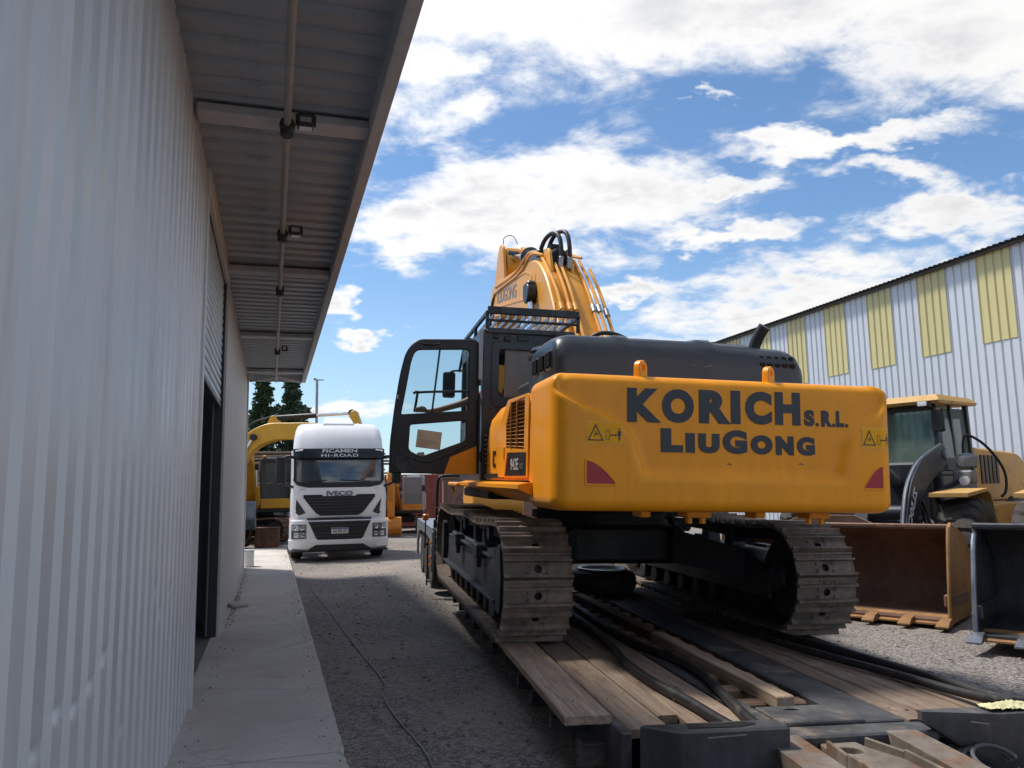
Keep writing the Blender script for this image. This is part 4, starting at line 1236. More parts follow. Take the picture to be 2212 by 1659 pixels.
# arm: bracket plates at its upper end, box girder hanging down ahead of the cab
arm_p = [(5.75, 5.75), (6.0, 6.17), (6.2, 6.12), (6.72, 5.4), (7.25, 4.6), (7.75, 1.6), (7.4, 1.4), (6.55, 3.9), (6.15, 4.75)]
arm = MB().prism(rpoly(arm_p, .1), 'x', BX - .16, BX + .16, .02).build('arm', BOOMPAINT, ex, 40)
for xq in (BX - .22, BX + .22):
    MB().prism(rpoly([(5.62, 5.35), (5.84, 6.12), (6.08, 6.22), (6.26, 6.08), (6.75, 5.1), (6.3, 4.5)], .08), 'x', xq - .03, xq + .03, .008).build('arm_bracket', BOOMPAINT, arm)
MB().tube([(BX - .2, 6.0, 6.2), (BX - .2, 5.98, 6.36), (BX, 5.98, 6.42), (BX + .1, 5.98, 6.22)], .008, 6, 2).build('wire_loop', BLACK, arm)
MB().prism(rpoly([(6.9, .9), (7.2, 1.7), (7.9, 1.7), (8.1, 1.0), (7.6, .45), (7.1, .5)], .1), 'x', BX - .55, BX + .55, .03).build('digging_bucket', BOOMPAINT, arm)
# hard pipes along the back of the boom and the hoses that leave them
def boom_top(y):
    P = [(.30, 2.05), (2.3, 4.62), (2.62, 4.86), (2.85, 5.0), (3.2, 5.10), (3.55, 5.16), (6.3, 5.42)]
    for (a, b) in zip(P[:-1], P[1:]):
        if a[0] <= y <= b[0]: return lerp(a[1], b[1], (y - a[0]) / (b[0] - a[0]))
    return P[-1][1]
def along_boom(x, ys, lift, xs_=None):
    return [((xs_[i] if xs_ else x), y - lift * .78 if y < 2.4 else y - lift * .35, boom_top(y) + (lift * .62 if y < 2.4 else lift * .93)) for i, y in enumerate(ys)]
for (x, xt) in ((-.23, -.26), (-.10, -.13), (-.01, -.03), (.27, .24), (.36, .33), (.50, .47)):
    xx = BX + x
    ye = (2.9, 2.55, 2.55, 2.75, 2.75, 2.6)[[-.23, -.10, -.01, .27, .36, .50].index(x)]
    ys_ = [.38, 1.0, 1.7, 2.1, ye]
    MB().tube(along_boom(xx, ys_, .07 if x < .45 else .0), .026, 10, 1).build('hydraulic_pipe', BOOMPAINT, boom)
    yc_ = 1.78
    c0 = along_boom(xx, [yc_ - .05, yc_ + .05], .07 if x < .45 else .0)
    MB().cyl(c0[0], c0[1], .042, n=12, bev=.006).build('pipe_clamp', STEEL if x in (.27, .36, .50) else BOOMPAINT, boom)
for sx, xx in ((-1, BX - .33), (1, BX + .33)):
    MB().tube([(xx + .1, 2.8, 5.08), (xx, 3.0, 5.16), (xx, 3.3, 5.20), (xx, 3.9, 5.05), (xx, 5.4, 5.16), (xx, 6.2, 5.20)], .024, 8, 1).build('hydraulic_pipe', BOOMPAINT, boom)
    MB().tube([(xx + .1, 2.8, 5.08), (xx, 3.1, 5.22), (xx, 3.5, 5.27), (xx, 4.3, 5.14), (xx, 6.1, 5.32)], .020, 8, 1).build('hydraulic_pipe', BOOMPAINT, boom)
for (x0_, x1_, h_) in ((-.02, -.16, 5.42), (.12, -.03, 5.46)):
    MB().tube([(BX + x0_, 2.48, 4.86), (BX + x0_, 2.44, 5.10), (BX + x0_ - .02, 2.52, h_ - .06), (BX + x0_ - .08, 2.72, h_ + .03), (BX + x1_, 2.95, h_ - .02), (BX + x1_ - .03, 3.10, 5.26), (BX + x1_ - .03, 3.15, 5.18)], .036, 12, 3).build('hydraulic_hose', HOSE, boom)
    MB().cyl((BX + x0_, 2.49, 4.80), (BX + x0_, 2.455, 4.98), .042, n=12, bev=.008).build('hose_fitting', STEEL, boom)
    MB().box((BX + x1_ - .03, 3.14, 5.20), (.10, .12, .14), .02).build('hose_fitting', CHARCOAL, boom)
MB().tube([(BX - .20, .93, 2.98), (BX - .20, .80, 3.25), (BX - .06, .66, 3.42), (BX + .2, .62, 3.42), (BX + .45, .66, 3.32), (BX + .56, .72, 3.12), (BX + .58, .8, 2.95)], .030, 12, 2).build('hydraulic_hose', HOSE, boom)
MB().cyl((BX + .57, .74, 3.08), (BX + .59, .86, 2.78), .045, n=12, bev=.01).box((BX + .60, .82, 2.86), (.10, .10, .14), .02).build('hose_fitting', STEEL, boom)
MB().tube([(BX - .31, 6.1, 5.2), (BX - .34, 6.35, 5.05), (BX - .33, 6.55, 4.5), (BX - .30, 6.7, 4.0)], .03, 8, 2).build('hydraulic_hose', HOSE, boom)
MB().tube([(BX - .31, 2.95, 4.55), (BX - .32, 2.9, 4.8), (BX - .26, 2.9, 5.03), (BX + .0, 2.6, 4.9)], .010, 6, 2).build('cable', BLACK, boom)

_T = Matrix.Translation((.14, 0, 0)) @ Matrix.Rotation(rad(1.5), 4, 'Z')
boom.matrix_local = _T
arm.matrix_local = _T
# ------------------------------------------------------------------ low-bed trailer under the excavator
TR_F = frame((0.98, 9.75, .325), 10.8, .8, 1.6)
tr = thing('low_bed_trailer', 'dusty dark steel low bed trailer with plank deck, gooseneck detached', 'trailer', TR_F)


def wood(name, col, dirt_c, amt):
    m = bpy.data.materials.new(name); m.use_nodes = True
    t = NT(m.node_tree); b = m.node_tree.nodes['Principled BSDF']
    tcn = t.node('ShaderNodeTexCoord'); oi = t.node('ShaderNodeObjectInfo')
    co = t.vmath('ADD', tcn.outputs['Object'], t.comb(t.math('MULTIPLY', oi.outputs['Random'], 37.0), t.math('MULTIPLY', oi.outputs['Random'], 91.0), 0))
    mp = t.node('ShaderNodeMapping'); mp.inputs['Scale'].default_value = (14, .8, 14); t.link(co, mp.inputs[0])
    grain = t.noise(mp.outputs[0], 2.0, 8, .65, .6)
    c = t.mix(t.sstep(grain, .3, .7), tuple(x * .62 for x in col) + (1,), tuple(min(1, x * 1.2) for x in col) + (1,))
    tone = t.math('ADD', t.math('MULTIPLY', oi.outputs['Random'], .5), .72)
    c = t.mix(1.0, c, t.comb(tone, tone, tone), 'MULTIPLY')
    n2 = t.noise(co, 3.0, 9, .7, .2)
    lo = .72 - .42 * amt
    df = t.sstep(n2, lo, lo + .2, 0, .8)
    c = t.mix(df, c, dirt_c + (1,))
    t.link(c, b.inputs['Base Color']); b.inputs['Roughness'].default_value = .85
    bn = t.node('ShaderNodeBump'); bn.inputs['Strength'].default_value = .5; bn.inputs['Distance'].default_value = .01
    t.link(t.math('ADD', grain, n2), bn.inputs['Height']); t.link(bn.outputs[0], b.inputs['Normal'])
    return m


WOOD = wood('dusty_plank_wood', (0.25, 0.18, 0.13), (0.29, 0.245, 0.20), .55)
WOODNEW = wood('pale_plank_wood', (0.36, 0.26, 0.185), (0.32, 0.265, 0.215), .4)
Y0, Y1 = -4.80, 3.3
# longitudinal steel
for (xa, xb, za, zb) in ((-1.30, -1.24, -.34, -.008), (-.42, -.29, -.30, -.004), (.21, .54, -.30, -.004), (1.32, 1.50, -.34, -.012), (-.50, -.43, -.25, -.03)):
    MB().box(((xa + xb) / 2, (Y0 + Y1) / 2, (za + zb) / 2), (xb - xa, Y1 - Y0, zb - za), .008).build('deck_beam', DARKSTEEL, tr)
# planks, each a board with its own edges
def plank(xa, xb, ya, yb, z, th, m, parent=tr, name='plank'):
    b = MB()
    n = 8
    w_ = xb - xa
    x_m = (xa + xb) / 2
    rr = random.Random(int((xa * 37 + ya * 11) * 100))
    rings = []
    for i in range(n + 1):
        y = lerp(ya, yb, i / n) - (ya + yb) / 2
        j = rr.uniform(-.004, .004); k = rr.uniform(-.004, .004)
        rings.append([(-w_ / 2 + j, y, -th), (w_ / 2 + k, y, -th), (w_ / 2 + k, y, -.008), (w_ / 2 + k - .008, y, 0), (-w_ / 2 + j + .008, y, 0), (-w_ / 2 + j, y, -.008)])
    b.loft(rings)
    o = b.build(name, m, parent, 30)
    o.location = (x_m, (ya + yb) / 2, z); o.rotation_euler = (rr.uniform(-.0015, .0015), rr.uniform(-.006, .006), rr.uniform(-.0015, .0015))
    return o
for (xa, xb, ya) in ((-1.235, -.975, -4.74), (-.962, -.835, -4.50), (-.82, -.655, -4.78), (-.64, -.445, -4.78)):
    plank(xa, xb, ya, Y1, -.004 + random.uniform(-.006, .004), .05, WOOD)
for (xa, xb, ya) in ((.555, .735, -4.82), (.75, .925, -4.78), (.94, 1.115, -4.74), (1.13, 1.305, -4.72)):
    plank(xa, xb, ya, Y1, .002 + random.uniform(-.006, .004), .05, WOOD)
# cross members in the open well and outriggers on both flanks
k = 0
yq = -4.2
XMEM = mat('brown_cross_member', (.30, .19, .125), .75, 0, .25, 3, (.17, .09, .05), .4, 4, bump=.2)
while yq < 3.2:
    MB().box((-.04, yq, -.10), (.49, .13, .15), .015).build('cross_member', XMEM, tr)
    yq += .36; k += 1
for yq in (-4.10, -3.50, -3.0, -2.36, -1.7, -1.05, -.4, .25, .9, 1.55, 2.2, 2.85):
    for sx in (-1, 1):
        MB().box((sx * 1.43, yq, -.11), (.26, .055, .012), .002).box((sx * 1.43, yq + .022, -.16), (.26, .010, .10), .002).box((sx * 1.556, yq, -.13), (.012, .055, .07), .002).build('outrigger', DARKSTEEL, tr)
MB().box((-1.30, -4.48, -.16), (.36, .05, .012), .002).box((-1.30, -4.46, -.23), (.36, .012, .14), .003).box((-1.47, -4.48, -.18), (.02, .06, .10), .004).build('step_bracket', DARKSTEEL, tr)
MB().box((0, -.6, -.36), (2.3, 7.8, .10), .01).build('floor_pan', BELLY, tr)
# front plate with keyhole, front cross beam
mT = axes((0, 0, 0), (1, 0, 0), (0, 1, 0), (0, 0, 1))
MB().shape([[(-.285, -4.79), (.27, -4.79), (.27, -4.45), (-.285, -4.45)], [(-.07 + .055 * math.cos(a * PI / 8), -4.53 + .022 * math.sin(a * PI / 8)) for a in range(16)]], -.03, .004, mT, .004).build('coupling_plate', DARKSTEEL, tr)
MB().box((-.01, -4.60, -.12), (.5, .3, .16)).build('coupling_pocket', BELLY, tr)
MB().cyl((-.27, -4.79, -.005), (.26, -4.79, -.005), .018, n=10).build('weld_bead', DARKSTEEL, tr)
MB().box((.05, -4.90, -.06), (1.15, .19, .09), .012).build('front_beam', DARKSTEEL, tr)
MB().box((.78, -4.90, -.045), (.46, .16, .05), .01).build('front_beam', DARKSTEEL, tr)
MB().box((0, -4.96, -.24), (2.4, .06, .26), .01).build('front_bulkhead', DARKSTEEL, tr)
# neck beams running on towards the missing gooseneck
for (xa, xb) in ((-.52, -.29), (.28, .48)):
    b = MB()
    b.loft([[(xa, yq, z), (xb, yq, z), (xb, yq, z - .20), (xa, yq, z - .20)] for (yq, z) in ((-4.97, -.012), (-5.4, -.03), (-6.6, -.10))])
    b.build('neck_beam', RUSTBEAM, tr)
# coupler casting between them
cp = MB()
cp.shape([rpoly([(-.17, -4.99), (.06, -4.99), (.07, -5.08), (.16, -5.30), (.17, -6.4), (-.20, -6.4), (-.19, -5.30), (-.18, -5.12)], .03), [(-.06 + .075 * math.cos(a * PI / 10), -5.13 + .060 * math.sin(a * PI / 10)) for a in range(20)]], -.10, -.055, mT, .006)
for sx, pts in ((-1, ((-.18, -5.10), (-.195, -5.32), (-.20, -6.4))), (1, ((.07, -5.08), (.165, -5.30), (.17, -6.4)))):
    for (a, b_) in zip(pts[:-1], pts[1:]):
        cp.bar((a[0], a[1], -.055), (b_[0], b_[1], -.065), .022, .10, .004)
cp.cyl((-.06, -5.13, -.10), (-.06, -5.13, -.13), .085, n=20)
cp.build('coupler', RUSTBEAM, tr)
MB().box((0, -5.6, -.33), (2.6, 1.5, .06)).build('neck_floor', BELLY, tr)
MB().box((-.06, -5.13, -.14), (.2, .16, .03)).build('coupler_pocket', BELLY, tr)
# left and right front boxes
lb = MB()
lb.prism([(-1.27, -4.99), (-1.08, -5.145), (-.43, -5.145), (-.43, -4.99)], 'z', -.36, .092, .012)
lbo = lb.build('front_box', DARKSTEEL, tr)
MB().prism([(-1.02, -5.10), (-.72, -5.115), (-.60, -5.07), (-.66, -5.03), (-1.0, -5.03)], 'z', .0935, .0965).build('box_opening', BELLY, tr)
MB().bar((-.93, -5.150, .055), (-.70, -5.150, .063), .004, .008).build('weld_scar', STEEL, tr)
rb = MB()
rb.loft([[(.50, -4.97, .10), (.50, -5.01, .10), (.95, -5.13, .10), (1.50, -5.12, .10), (1.50, -4.97, .10)],
         [(.50, -4.97, .04), (.50, -5.01, .05), (.95, -5.13, .03), (1.50, -5.12, .03), (1.50, -4.97, .04)],
         [(.86, -4.97, -.18), (.86, -5.02, -.18), (1.02, -5.10, -.22), (1.50, -5.09, -.24), (1.50, -4.97, -.2)],
         [(1.0, -4.97, -.34), (1.0, -5.02, -.34), (1.05, -5.08, -.34), (1.50, -5.07, -.34), (1.50, -4.97, -.34)]])
rb.build('front_box', DARKSTEEL, tr, 25)
MB().bar((.76, -5.092, .055), (.86, -5.118, .045), .004, .008).build('weld_scar', STEEL, tr)
MB().cyl((1.05, -5.22, -.28), (1.25, -5.3, -.27), .05, n=14, bev=.01).build('hitch_pin', DARKSTEEL, tr)
# rear bogie: ramped deck, fenders, wheels, rail
bg = MB()
bg.loft([[(-1.28, y, z), (1.28, y, z), (1.28, y, z - .2), (-1.28, y, z - .2)] for (y, z) in ((3.25, -.02), (3.75, .50), (6.8, .56), (7.0, .45))])
bg.build('bogie_deck', DARKSTEEL, tr)
FEND = mat('pale_fender', (0.20, 0.22, 0.25), .45, .2, .2, 3, (.14, .12, .10), .4, 3)
for sx in (-1, 1):
    f = MB()
    prof = [(3.55, .02), (3.55, .62), (3.62, .68), (7.0, .68), (7.06, .62), (7.06, .1), (7.0, .1), (7.0, .58)]
    arc_ = [(5.10 + .62 * math.cos(PI * k / 10) , .02 + .52 * math.sin(PI * k / 10)) for k in range(1)]
    outer = [(3.50, -.02), (3.50, .60), (3.56, .67), (6.95, .67), (7.0, .60), (7.0, -.02), (6.85, -.02)]
    inner_ = [(6.78, .30), (6.6, .46), (5.9, .50), (4.6, .50), (3.9, .46), (3.72, .30), (3.65, -.02)]
    f.prism(outer + inner_, 'x', sx * 1.66, sx * 1.70, .006)
    f.box((sx * 1.48, 5.25, .665), (.44, 3.42, .02), .004)
    f.build('fender', FEND, tr)
TY = MB().lathe((0, 0, 0), (1, 0, 0), [(-.115, .25), (-.13, .30), (-.135, .36), (-.115, .40), (-.06, .415), (.06, .415), (.115, .40), (.135, .36), (.13, .30), (.115, .25)], 36).mesh('tyre', TYRE_DUSTY, 40)
RIM = MB().lathe((0, 0, 0), (1, 0, 0), [(-.10, .25), (-.09, .23), (-.02, .20), (.0, .12), (-.05, .10), (-.05, 0)], 28).mesh('rim', DARKSTEEL, 40)
for sx in (-1, 1):
    for yq in (4.15, 5.15, 6.15):
        for xo in (1.52, 1.23):
            tw = inst('tyre', TY, tr, Matrix.Translation((sx * xo, yq, .08)))
            inst('rim', RIM, tw, Matrix.Rotation(PI if sx > 0 else 0, 4, 'Z'))
MB().tube([(-1.62, 3.62, .66), (-1.62, 3.62, 1.40), (-1.60, 3.62, 1.49), (-1.52, 3.62, 1.52), (-1.1, 3.62, 1.525), (-.4, 3.62, 1.53)], .024, 10, 2).build('rail', BLACK, tr)
MB().box((-1.62, 3.62, .74), (.10, .08, .14), .01).box((-1.62, 3.60, .90), (.05, .06, .22), .01).build('rail_foot', BLACK, tr)
bl = MB().cyl((-1.81, 3.5, .36), (-1.81, 3.5, .80), .012).bar((-1.81, 3.5, .42), (-1.66, 3.55, .45), .02, .03).build('marker_stalk', BLACK, tr)
AMBER = mat('amber_lens', (0.75, 0.20, 0.02), .3)
MB().cyl((-1.81, 3.5, .80), (-1.81, 3.5, .90), .05, n=16, bev=.012).build('amber_lamp', AMBER, bl)
for z in (.10, .22, .45):
    MB().cyl((-1.715, 3.49, z), (-1.735, 3.48, z), .025, n=12).build('side_lamp', AMBER, tr)
MB().box((-1.76, 3.60, .12), (.02, .10, .70), .004).build('mud_flap', BLACK, tr)

# ---- loose things lying on the trailer
def on_tr(x, y, z=0.0, rz=0.0):
    return TR_F @ Matrix.Translation((x, y, z)) @ Matrix.Rotation(rz, 4, 'Z')
t = thing('loose_plank', 'pale loose timber plank overhanging the left edge of the trailer deck', 'plank', on_tr(-1.43, -1.6, .028))
b = MB(); rings = []
for i in range(13):
    y = lerp(-2.97, 2.97, i / 12); jx = random.uniform(-.003, .003)
    rings.append([(-.15 + jx, y, -.05), (.145 + jx, y, -.05), (.145 + jx, y, -.006), (.138 + jx, y, 0), (-.143 + jx, y, 0), (-.15 + jx, y, -.006)])
b.loft(rings); b.build('board', WOODNEW, t, 30)
t = thing('timber_beam', 'square timber beam lying over the open well of the trailer', 'beam', on_tr(-.075, -2.2, .012, .012))
MB().box((0, -1.1, 0), (.125, 2.25, .09), .008).build('timber', WOODNEW, t)
MB().box((.0, 1.35, -.005), (.12, 2.6, .085), .008).build('rusty_rail', RUSTY, t)

def hose(label, pts, r_, mm=HOSE):
    t = thing('rubber_hose', label, 'hose', on_tr(pts[0][0], pts[0][1], 0))
    p0 = pts[0]
    MB().tube([(p[0] - p0[0], p[1] - p0[1], p[2]) for p in pts], r_, 12, 3).build('hose_line', mm, t)
    return t
hose('thick black hose lying on the planks left of the well', [(-.60, .2, .035), (-.58, -1.4, .035), (-.66, -2.67, .035), (-.77, -3.29, .035), (-.76, -3.93, .035), (-.70, -4.41, .035), (-.69, -4.80, .036), (-.66, -4.97, .03)], .034)
hose('black hose bridging the open well towards the left front box', [(-.36, .6, .035), (-.42, -1.2, .035), (-.45, -2.45, .035), (-.30, -3.15, .03), (-.29, -3.66, .03), (-.41, -4.27, .035), (-.50, -4.74, .04), (-.52, -4.97, .03)], .033)
hose('outer of two long black hoses along the right deck edge', [(.75, -1.0, .05), (.95, -2.0, .05), (1.10, -2.7, .045), (1.22, -3.3, .045), (1.30, -3.8, .045), (1.34, -4.2, .045), (1.31, -4.7, .06), (1.28, -5.02, .125)], .034)
hose('inner of two long black hoses along the right deck edge', [(.62, -1.2, .05), (.80, -2.2, .05), (.90, -3.01, .042), (1.03, -3.49, .042), (1.16, -4.07, .042), (1.19, -4.6, .06), (1.17, -4.98, .12)], .031)
t = thing('hose_coil', 'grey coiled hose hanging in the gap before the right front box', 'hose', on_tr(.80, -5.12, -.12))
for k in range(3):
    pts = [(.17 * math.cos(a) * (1 - .1 * k) + .02 * k, -.10 * k * .3 + .16 * math.sin(a) * .6, .05 * math.sin(a) + .02 * k - .05) for a in [2 * PI * i / 14 for i in range(13)]]
    MB().tube(pts, .012, 8, 1).build('coil_turn', mat('grey_hose', (.12, .12, .125), .5), t)
t = thing('yellow_cloth', 'crumpled pale yellow cloth lying on the right front box', 'cloth', on_tr(1.08, -5.03, .10))
cl = MB(); rr = random.Random(5)
cl.grid(26, 14, lambda u, v: ((u - .5) * .36, (v - .5) * .12, .012 + .030 * abs(math.sin(u * 9 + v * 5)) * math.sin(PI * u) * math.sin(PI * v) + .012 * rr.random()))
cl.build('cloth_sheet', mat('pale_yellow_cloth', (.66, .61, .36), .9), t)
# spare wheel lying in the well
t = thing('spare_wheel', 'truck tyre on a pale rim lying flat on the trailer deck', 'wheel', on_tr(.36, .95, .0))
MB().lathe((0, 0, 0), (0, 0, 1), [(.02, .24), (.005, .32), (.03, .41), (.09, .445), (.20, .445), (.26, .41), (.285, .34), (.28, .26)], 44).build('tyre', RUBBER, t)
MB().lathe((0, 0, 0), (0, 0, 1), [(.05, .25), (.27, .25), (.30, .33), (.310, .335), (.312, .29), (.25, .235), (.20, .20), (.20, .13), (.24, .12), (.245, .04), (.23, 0)], 44).build('rim', mat('pale_rim', (.78, .77, .74), .4, .2, .08, 4, (.3, .27, .24), .25, 4), t)
# pebbles and dirt crumbs on the deck
cr = MB(); rr = random.Random(11)
for k in range(260):
    x, y = rr.choice((rr.uniform(-1.2, -.45), rr.uniform(.58, 1.3), rr.uniform(-1.55, -1.3))), rr.uniform(-4.75, -1.2)
    r_ = rr.choice((.004, .005, .007, .010)) * rr.uniform(.7, 1.4)
    zz = .028 if x < -1.29 else .002
    q = Euler((rr.uniform(0, 6), rr.uniform(0, 6), rr.uniform(0, 6))).to_matrix()
    cr.add([Vector((x, y, zz + r_ * .3)) + q @ (Vector(p) * r_) for p in ico], icf)
o = cr.build('deck_grit', mat('grit', (.26, .22, .18), .9), None, 0); o.matrix_world = TR_F
tag(o, 'grit and pebbles strewn over the trailer planks', 'grit', kind='stuff')

# ---- cable on the gravel beside the path
def gpt(x, y, dz_=.012): return (x, y, gz(x, y) + dz_)
CBL = [(-3.75, 14.6), (-3.1, 12.8), (-2.55, 11.3), (-2.2, 10.3), (-1.88, 9.4), (-1.62, 8.6), (-1.26, 7.6), (-1.16, 7.15), (-1.10, 6.8), (-.86, 6.1), (-.66, 5.5), (-.52, 5.1), (-.40, 4.6), (-.2, 4.0)]
t = thing('power_cable', 'thin grey power cable winding over the gravel beside the path', 'cable', Matrix.Translation((CBL[0][0], CBL[0][1], 0)))
MB().tube([(gpt(x, y)[0] - CBL[0][0] + random.uniform(-.03, .03), y - CBL[0][1], gpt(x, y)[2]) for (x, y) in CBL], .006, 7, 2).build('cable_line', mat('grey_cable', (.20, .20, .205), .5), t)
# ------------------------------------------------------------------ white tractor unit facing the camera
TK_F = frame((-4.46, 20.35, 0), 180 + 16.0) @ Matrix.Translation((0, 0, -.12)) @ Matrix.Diagonal((1, 1, 1.09, 1))     # local y forward (towards the camera), x = the truck's right (image left)
tk = thing('white_truck', 'white cab over truck tractor facing the camera on the gravel', 'truck', TK_F)
W2 = 1.25
DARKPL = mat('dark_plastic', (0.012, 0.013, 0.016), .45, 0, .15, 3)
# cab shell: lofted horizontal sections, front face slightly raked, plan corners rounded
def cab_ring(z, half, yf, r_, yb=-2.15, bow=.06):
    pts = []
    n = 7
    def fr(x): return yf - bow * (x / half) ** 2
    for i in range(n + 1):
        a = .5 * PI * i / n
        pts.append((-half + r_ - r_ * math.cos(a), fr(half) - r_ + r_ * math.sin(a), z))
    m_ = 10
    for i in range(1, m_):
        x = lerp(-half + r_, half - r_, i / m_); pts.append((x, fr(x), z))
    for i in range(n + 1):
        a = .5 * PI * (1 - i / n)
        pts.append((half - r_ + r_ * math.cos(a), fr(half) - r_ + r_ * math.sin(a), z))
    pts += [(half, yb, z), (-half, yb, z)]
    return pts
shell = MB()
shell.loft([cab_ring(z, h_, y, r_, bow=b_) for (z, h_, y, r_, b_) in (
    (.95, 1.20, -.05, .20, .06), (1.25, 1.215, -.04, .22, .06), (1.62, 1.215, -.055, .22, .06), (1.70, 1.20, -.06, .22, .06), (2.0, 1.185, -.11, .24, .07), (2.30, 1.175, -.17, .25, .08), (2.62, 1.165, -.26, .27, .09),
    (2.70, 1.165, -.29, .28, .09), (2.95, 1.15, -.40, .26, .10), (3.16, 1.11, -.55, .24, .10), (3.28, 1.06, -.72, .22, .10), (3.345, .99, -.94, .22, .10), (3.37, .90, -1.15, .22, .08))])
shell = shell.build('cab_shell', WHITE, tk, 40)
def front_y(x, z):
    P = [(.95, -.05), (1.25, -.04), (1.62, -.055), (2.0, -.11), (2.3, -.17), (2.62, -.26), (2.70, -.29), (2.95, -.40), (3.16, -.55), (3.28, -.72), (3.37, -1.1)]
    for (a, b_) in zip(P[:-1], P[1:]):
        if a[0] <= z <= b_[0]: yv = lerp(a[1], b_[1], (z - a[0]) / (b_[0] - a[0])); break
    else: yv = P[0][1] if z < .95 else P[-1][1]
    xa = abs(x)
    yv -= .075 * (xa / 1.2) ** 2
    if xa > .95: yv -= .22 * (1 - math.sqrt(max(0, 1 - ((xa - .95) / .25) ** 2))) if xa < 1.2 else .22
    return yv
def front_patch(name, outline, d, m, th=.02, n=24, par=tk):
    """a plate that follows the cab front; outline: list of (z, xmin, xmax)"""
    b = MB()
    def X(u, v):
        k_ = v * (len(outline) - 1); i = min(int(k_), len(outline) - 2); f_ = k_ - i
        z = lerp(outline[i][0], outline[i + 1][0], f_); xa = lerp(outline[i][1], outline[i + 1][1], f_); xb = lerp(outline[i][2], outline[i + 1][2], f_)
        x = lerp(xa, xb, u)
        return x, z
    nv = (len(outline) - 1) * 3
    P1 = []
    b.grid(n, nv, lambda u, v: (X(u, v)[0], front_y(*X(u, v)) + d, X(u, v)[1]))
    # closed rim back to the shell
    loop = [X(i / n, 0) for i in range(n + 1)] + [X(1, j / nv) for j in range(1, nv + 1)] + [X(1 - i / n, 1) for i in range(1, n + 1)] + [X(0, 1 - j / nv) for j in range(1, nv)]
    rings = [[(x, front_y(x, z) + d, z) for (x, z) in loop], [(x, front_y(x, z) + d - th, z) for (x, z) in loop]]
    b.loft(rings, caps=False)
    return b.build(name, m, par, 35)
WSG = mat('windshield_dark_glass', (0.045, 0.062, 0.075), .04, 0, .35, 1.5, (.10, .12, .13), .25, 2.0, spec=1.0, coat=.8)
front_patch('windshield_surround', [(1.78, -.78, .78), (1.84, -1.06, 1.06), (1.95, -1.15, 1.15), (2.45, -1.155, 1.155), (2.66, -1.15, 1.15)], .012, DARKPL)
front_patch('windshield', [(1.90, -.80, .80), (1.93, -1.07, 1.07), (2.45, -1.08, 1.08)], .020, WSG)
MB().box((.55, front_y(.55, 1.95) + .05, 1.94), (.46, .02, .02), .004, rot=(0, .06, 0)).build('wiper', BLACK, tk)
MB().box((-.25, front_y(-.25, 1.95) + .05, 1.945), (.50, .02, .02), .004, rot=(0, -.04, 0)).build('wiper', BLACK, tk)
front_patch('papers', [(1.935, -1.02, -.62), (2.0, -1.0, -.68)], .024, mat('dash_papers', (.35, .36, .36), .6), .002, 6)
# sun visor with lettering
vis = front_patch('sun_visor', [(2.47, -1.10, 1.10), (2.52, -1.16, 1.16), (2.70, -1.17, 1.17)], .13, mat('visor_gloss', (.008, .011, .017), .18), .11)
def fr_m(x, z, d, rake=.25):
    return axes((x, front_y(x, z) + d, z), (-1, 0, 0), (0, -math.sin(rake), math.cos(rake)), (0, math.cos(rake), math.sin(rake)))
MB().text('FICAMEN', .085, .88, fr_m(.44, 2.60, .168, .3), .022, .002).build('lettering', mat('white_letters', (.75, .76, .74), .5), vis, 0)
MB().text('HI-ROAD', .075, .94, fr_m(.47, 2.50, .152, .3), .018, .002, space=1.15).build('lettering', mat('white_letters', (.75, .76, .74), .5), vis, 0)
for sx in (-1, 1):
    MB().box((sx * 1.02, front_y(1.02, 2.66) + .16, 2.655), (.20, .04, .04), .012, rot=(0, sx * .12, sx * -.2)).build('visor_lamp', LENS, vis)
# roof hatch and roof pressings
MB().loft([[(x * k_, y, z + dz_) for (x, y, z) in ((-.42, -.80, 3.27), (.42, -.80, 3.27), (.36, -1.3, 3.46), (-.36, -1.3, 3.46))] for (k_, dz_) in ((1.0, -.02), (1.0, .04), (.92, .075))]).build('roof_hatch', WHITE, tk, 30)
for sx in (-1, 1):
    MB().tube([(sx * .52, -1.0, 3.36), (sx * .50, -.78, 3.28), (sx * .36, -.62, 3.17), (0, -.55, 3.10)], .018, 8, 2).build('roof_crease', WHITE, tk)
# grilles and badge
MESH = mat('grille_black', (0.010, 0.011, 0.013), .5, 0, .1, 8, bump=.3, bump_scale=80)
front_patch('upper_grille', [(1.13, -.48, .48), (1.20, -.60, .60), (1.50, -.86, .86), (1.58, -.88, .88)], .012, MESH, .03)
for sx in (-1, 1):
    front_patch('grille_wing', [(1.53, sx * .36 if sx > 0 else -.90, .90 if sx > 0 else -.36), (1.615, sx * .44 if sx > 0 else -.90, .90 if sx > 0 else -.44)], .013, MESH, .03, 10)
GBAR = mat('grille_bar_grey', (.045, .048, .052), .35)
for z, w_ in ((1.17, .53), (1.24, .61), (1.31, .67), (1.38, .73), (1.45, .79), (1.52, .84)):
    front_patch('grille_bar', [(z, -w_, w_), (z + .018, -w_ - .012, w_ + .012)], .026, GBAR, .02)
front_patch('panel_seam', [(1.088, -1.1, 1.1), (1.096, -1.1, 1.1)], .004, DARKPL, .004)
front_patch('panel_seam', [(1.745, -1.15, 1.15), (1.751, -1.15, 1.15)], .004, DARKPL, .004)
MB().text('IVECO', .115, .66, fr_m(.33, 1.585, .022, .17), .035, .008).build('badge', mat('badge_grey', (.16, .165, .17), .3, .6), tk, 0)
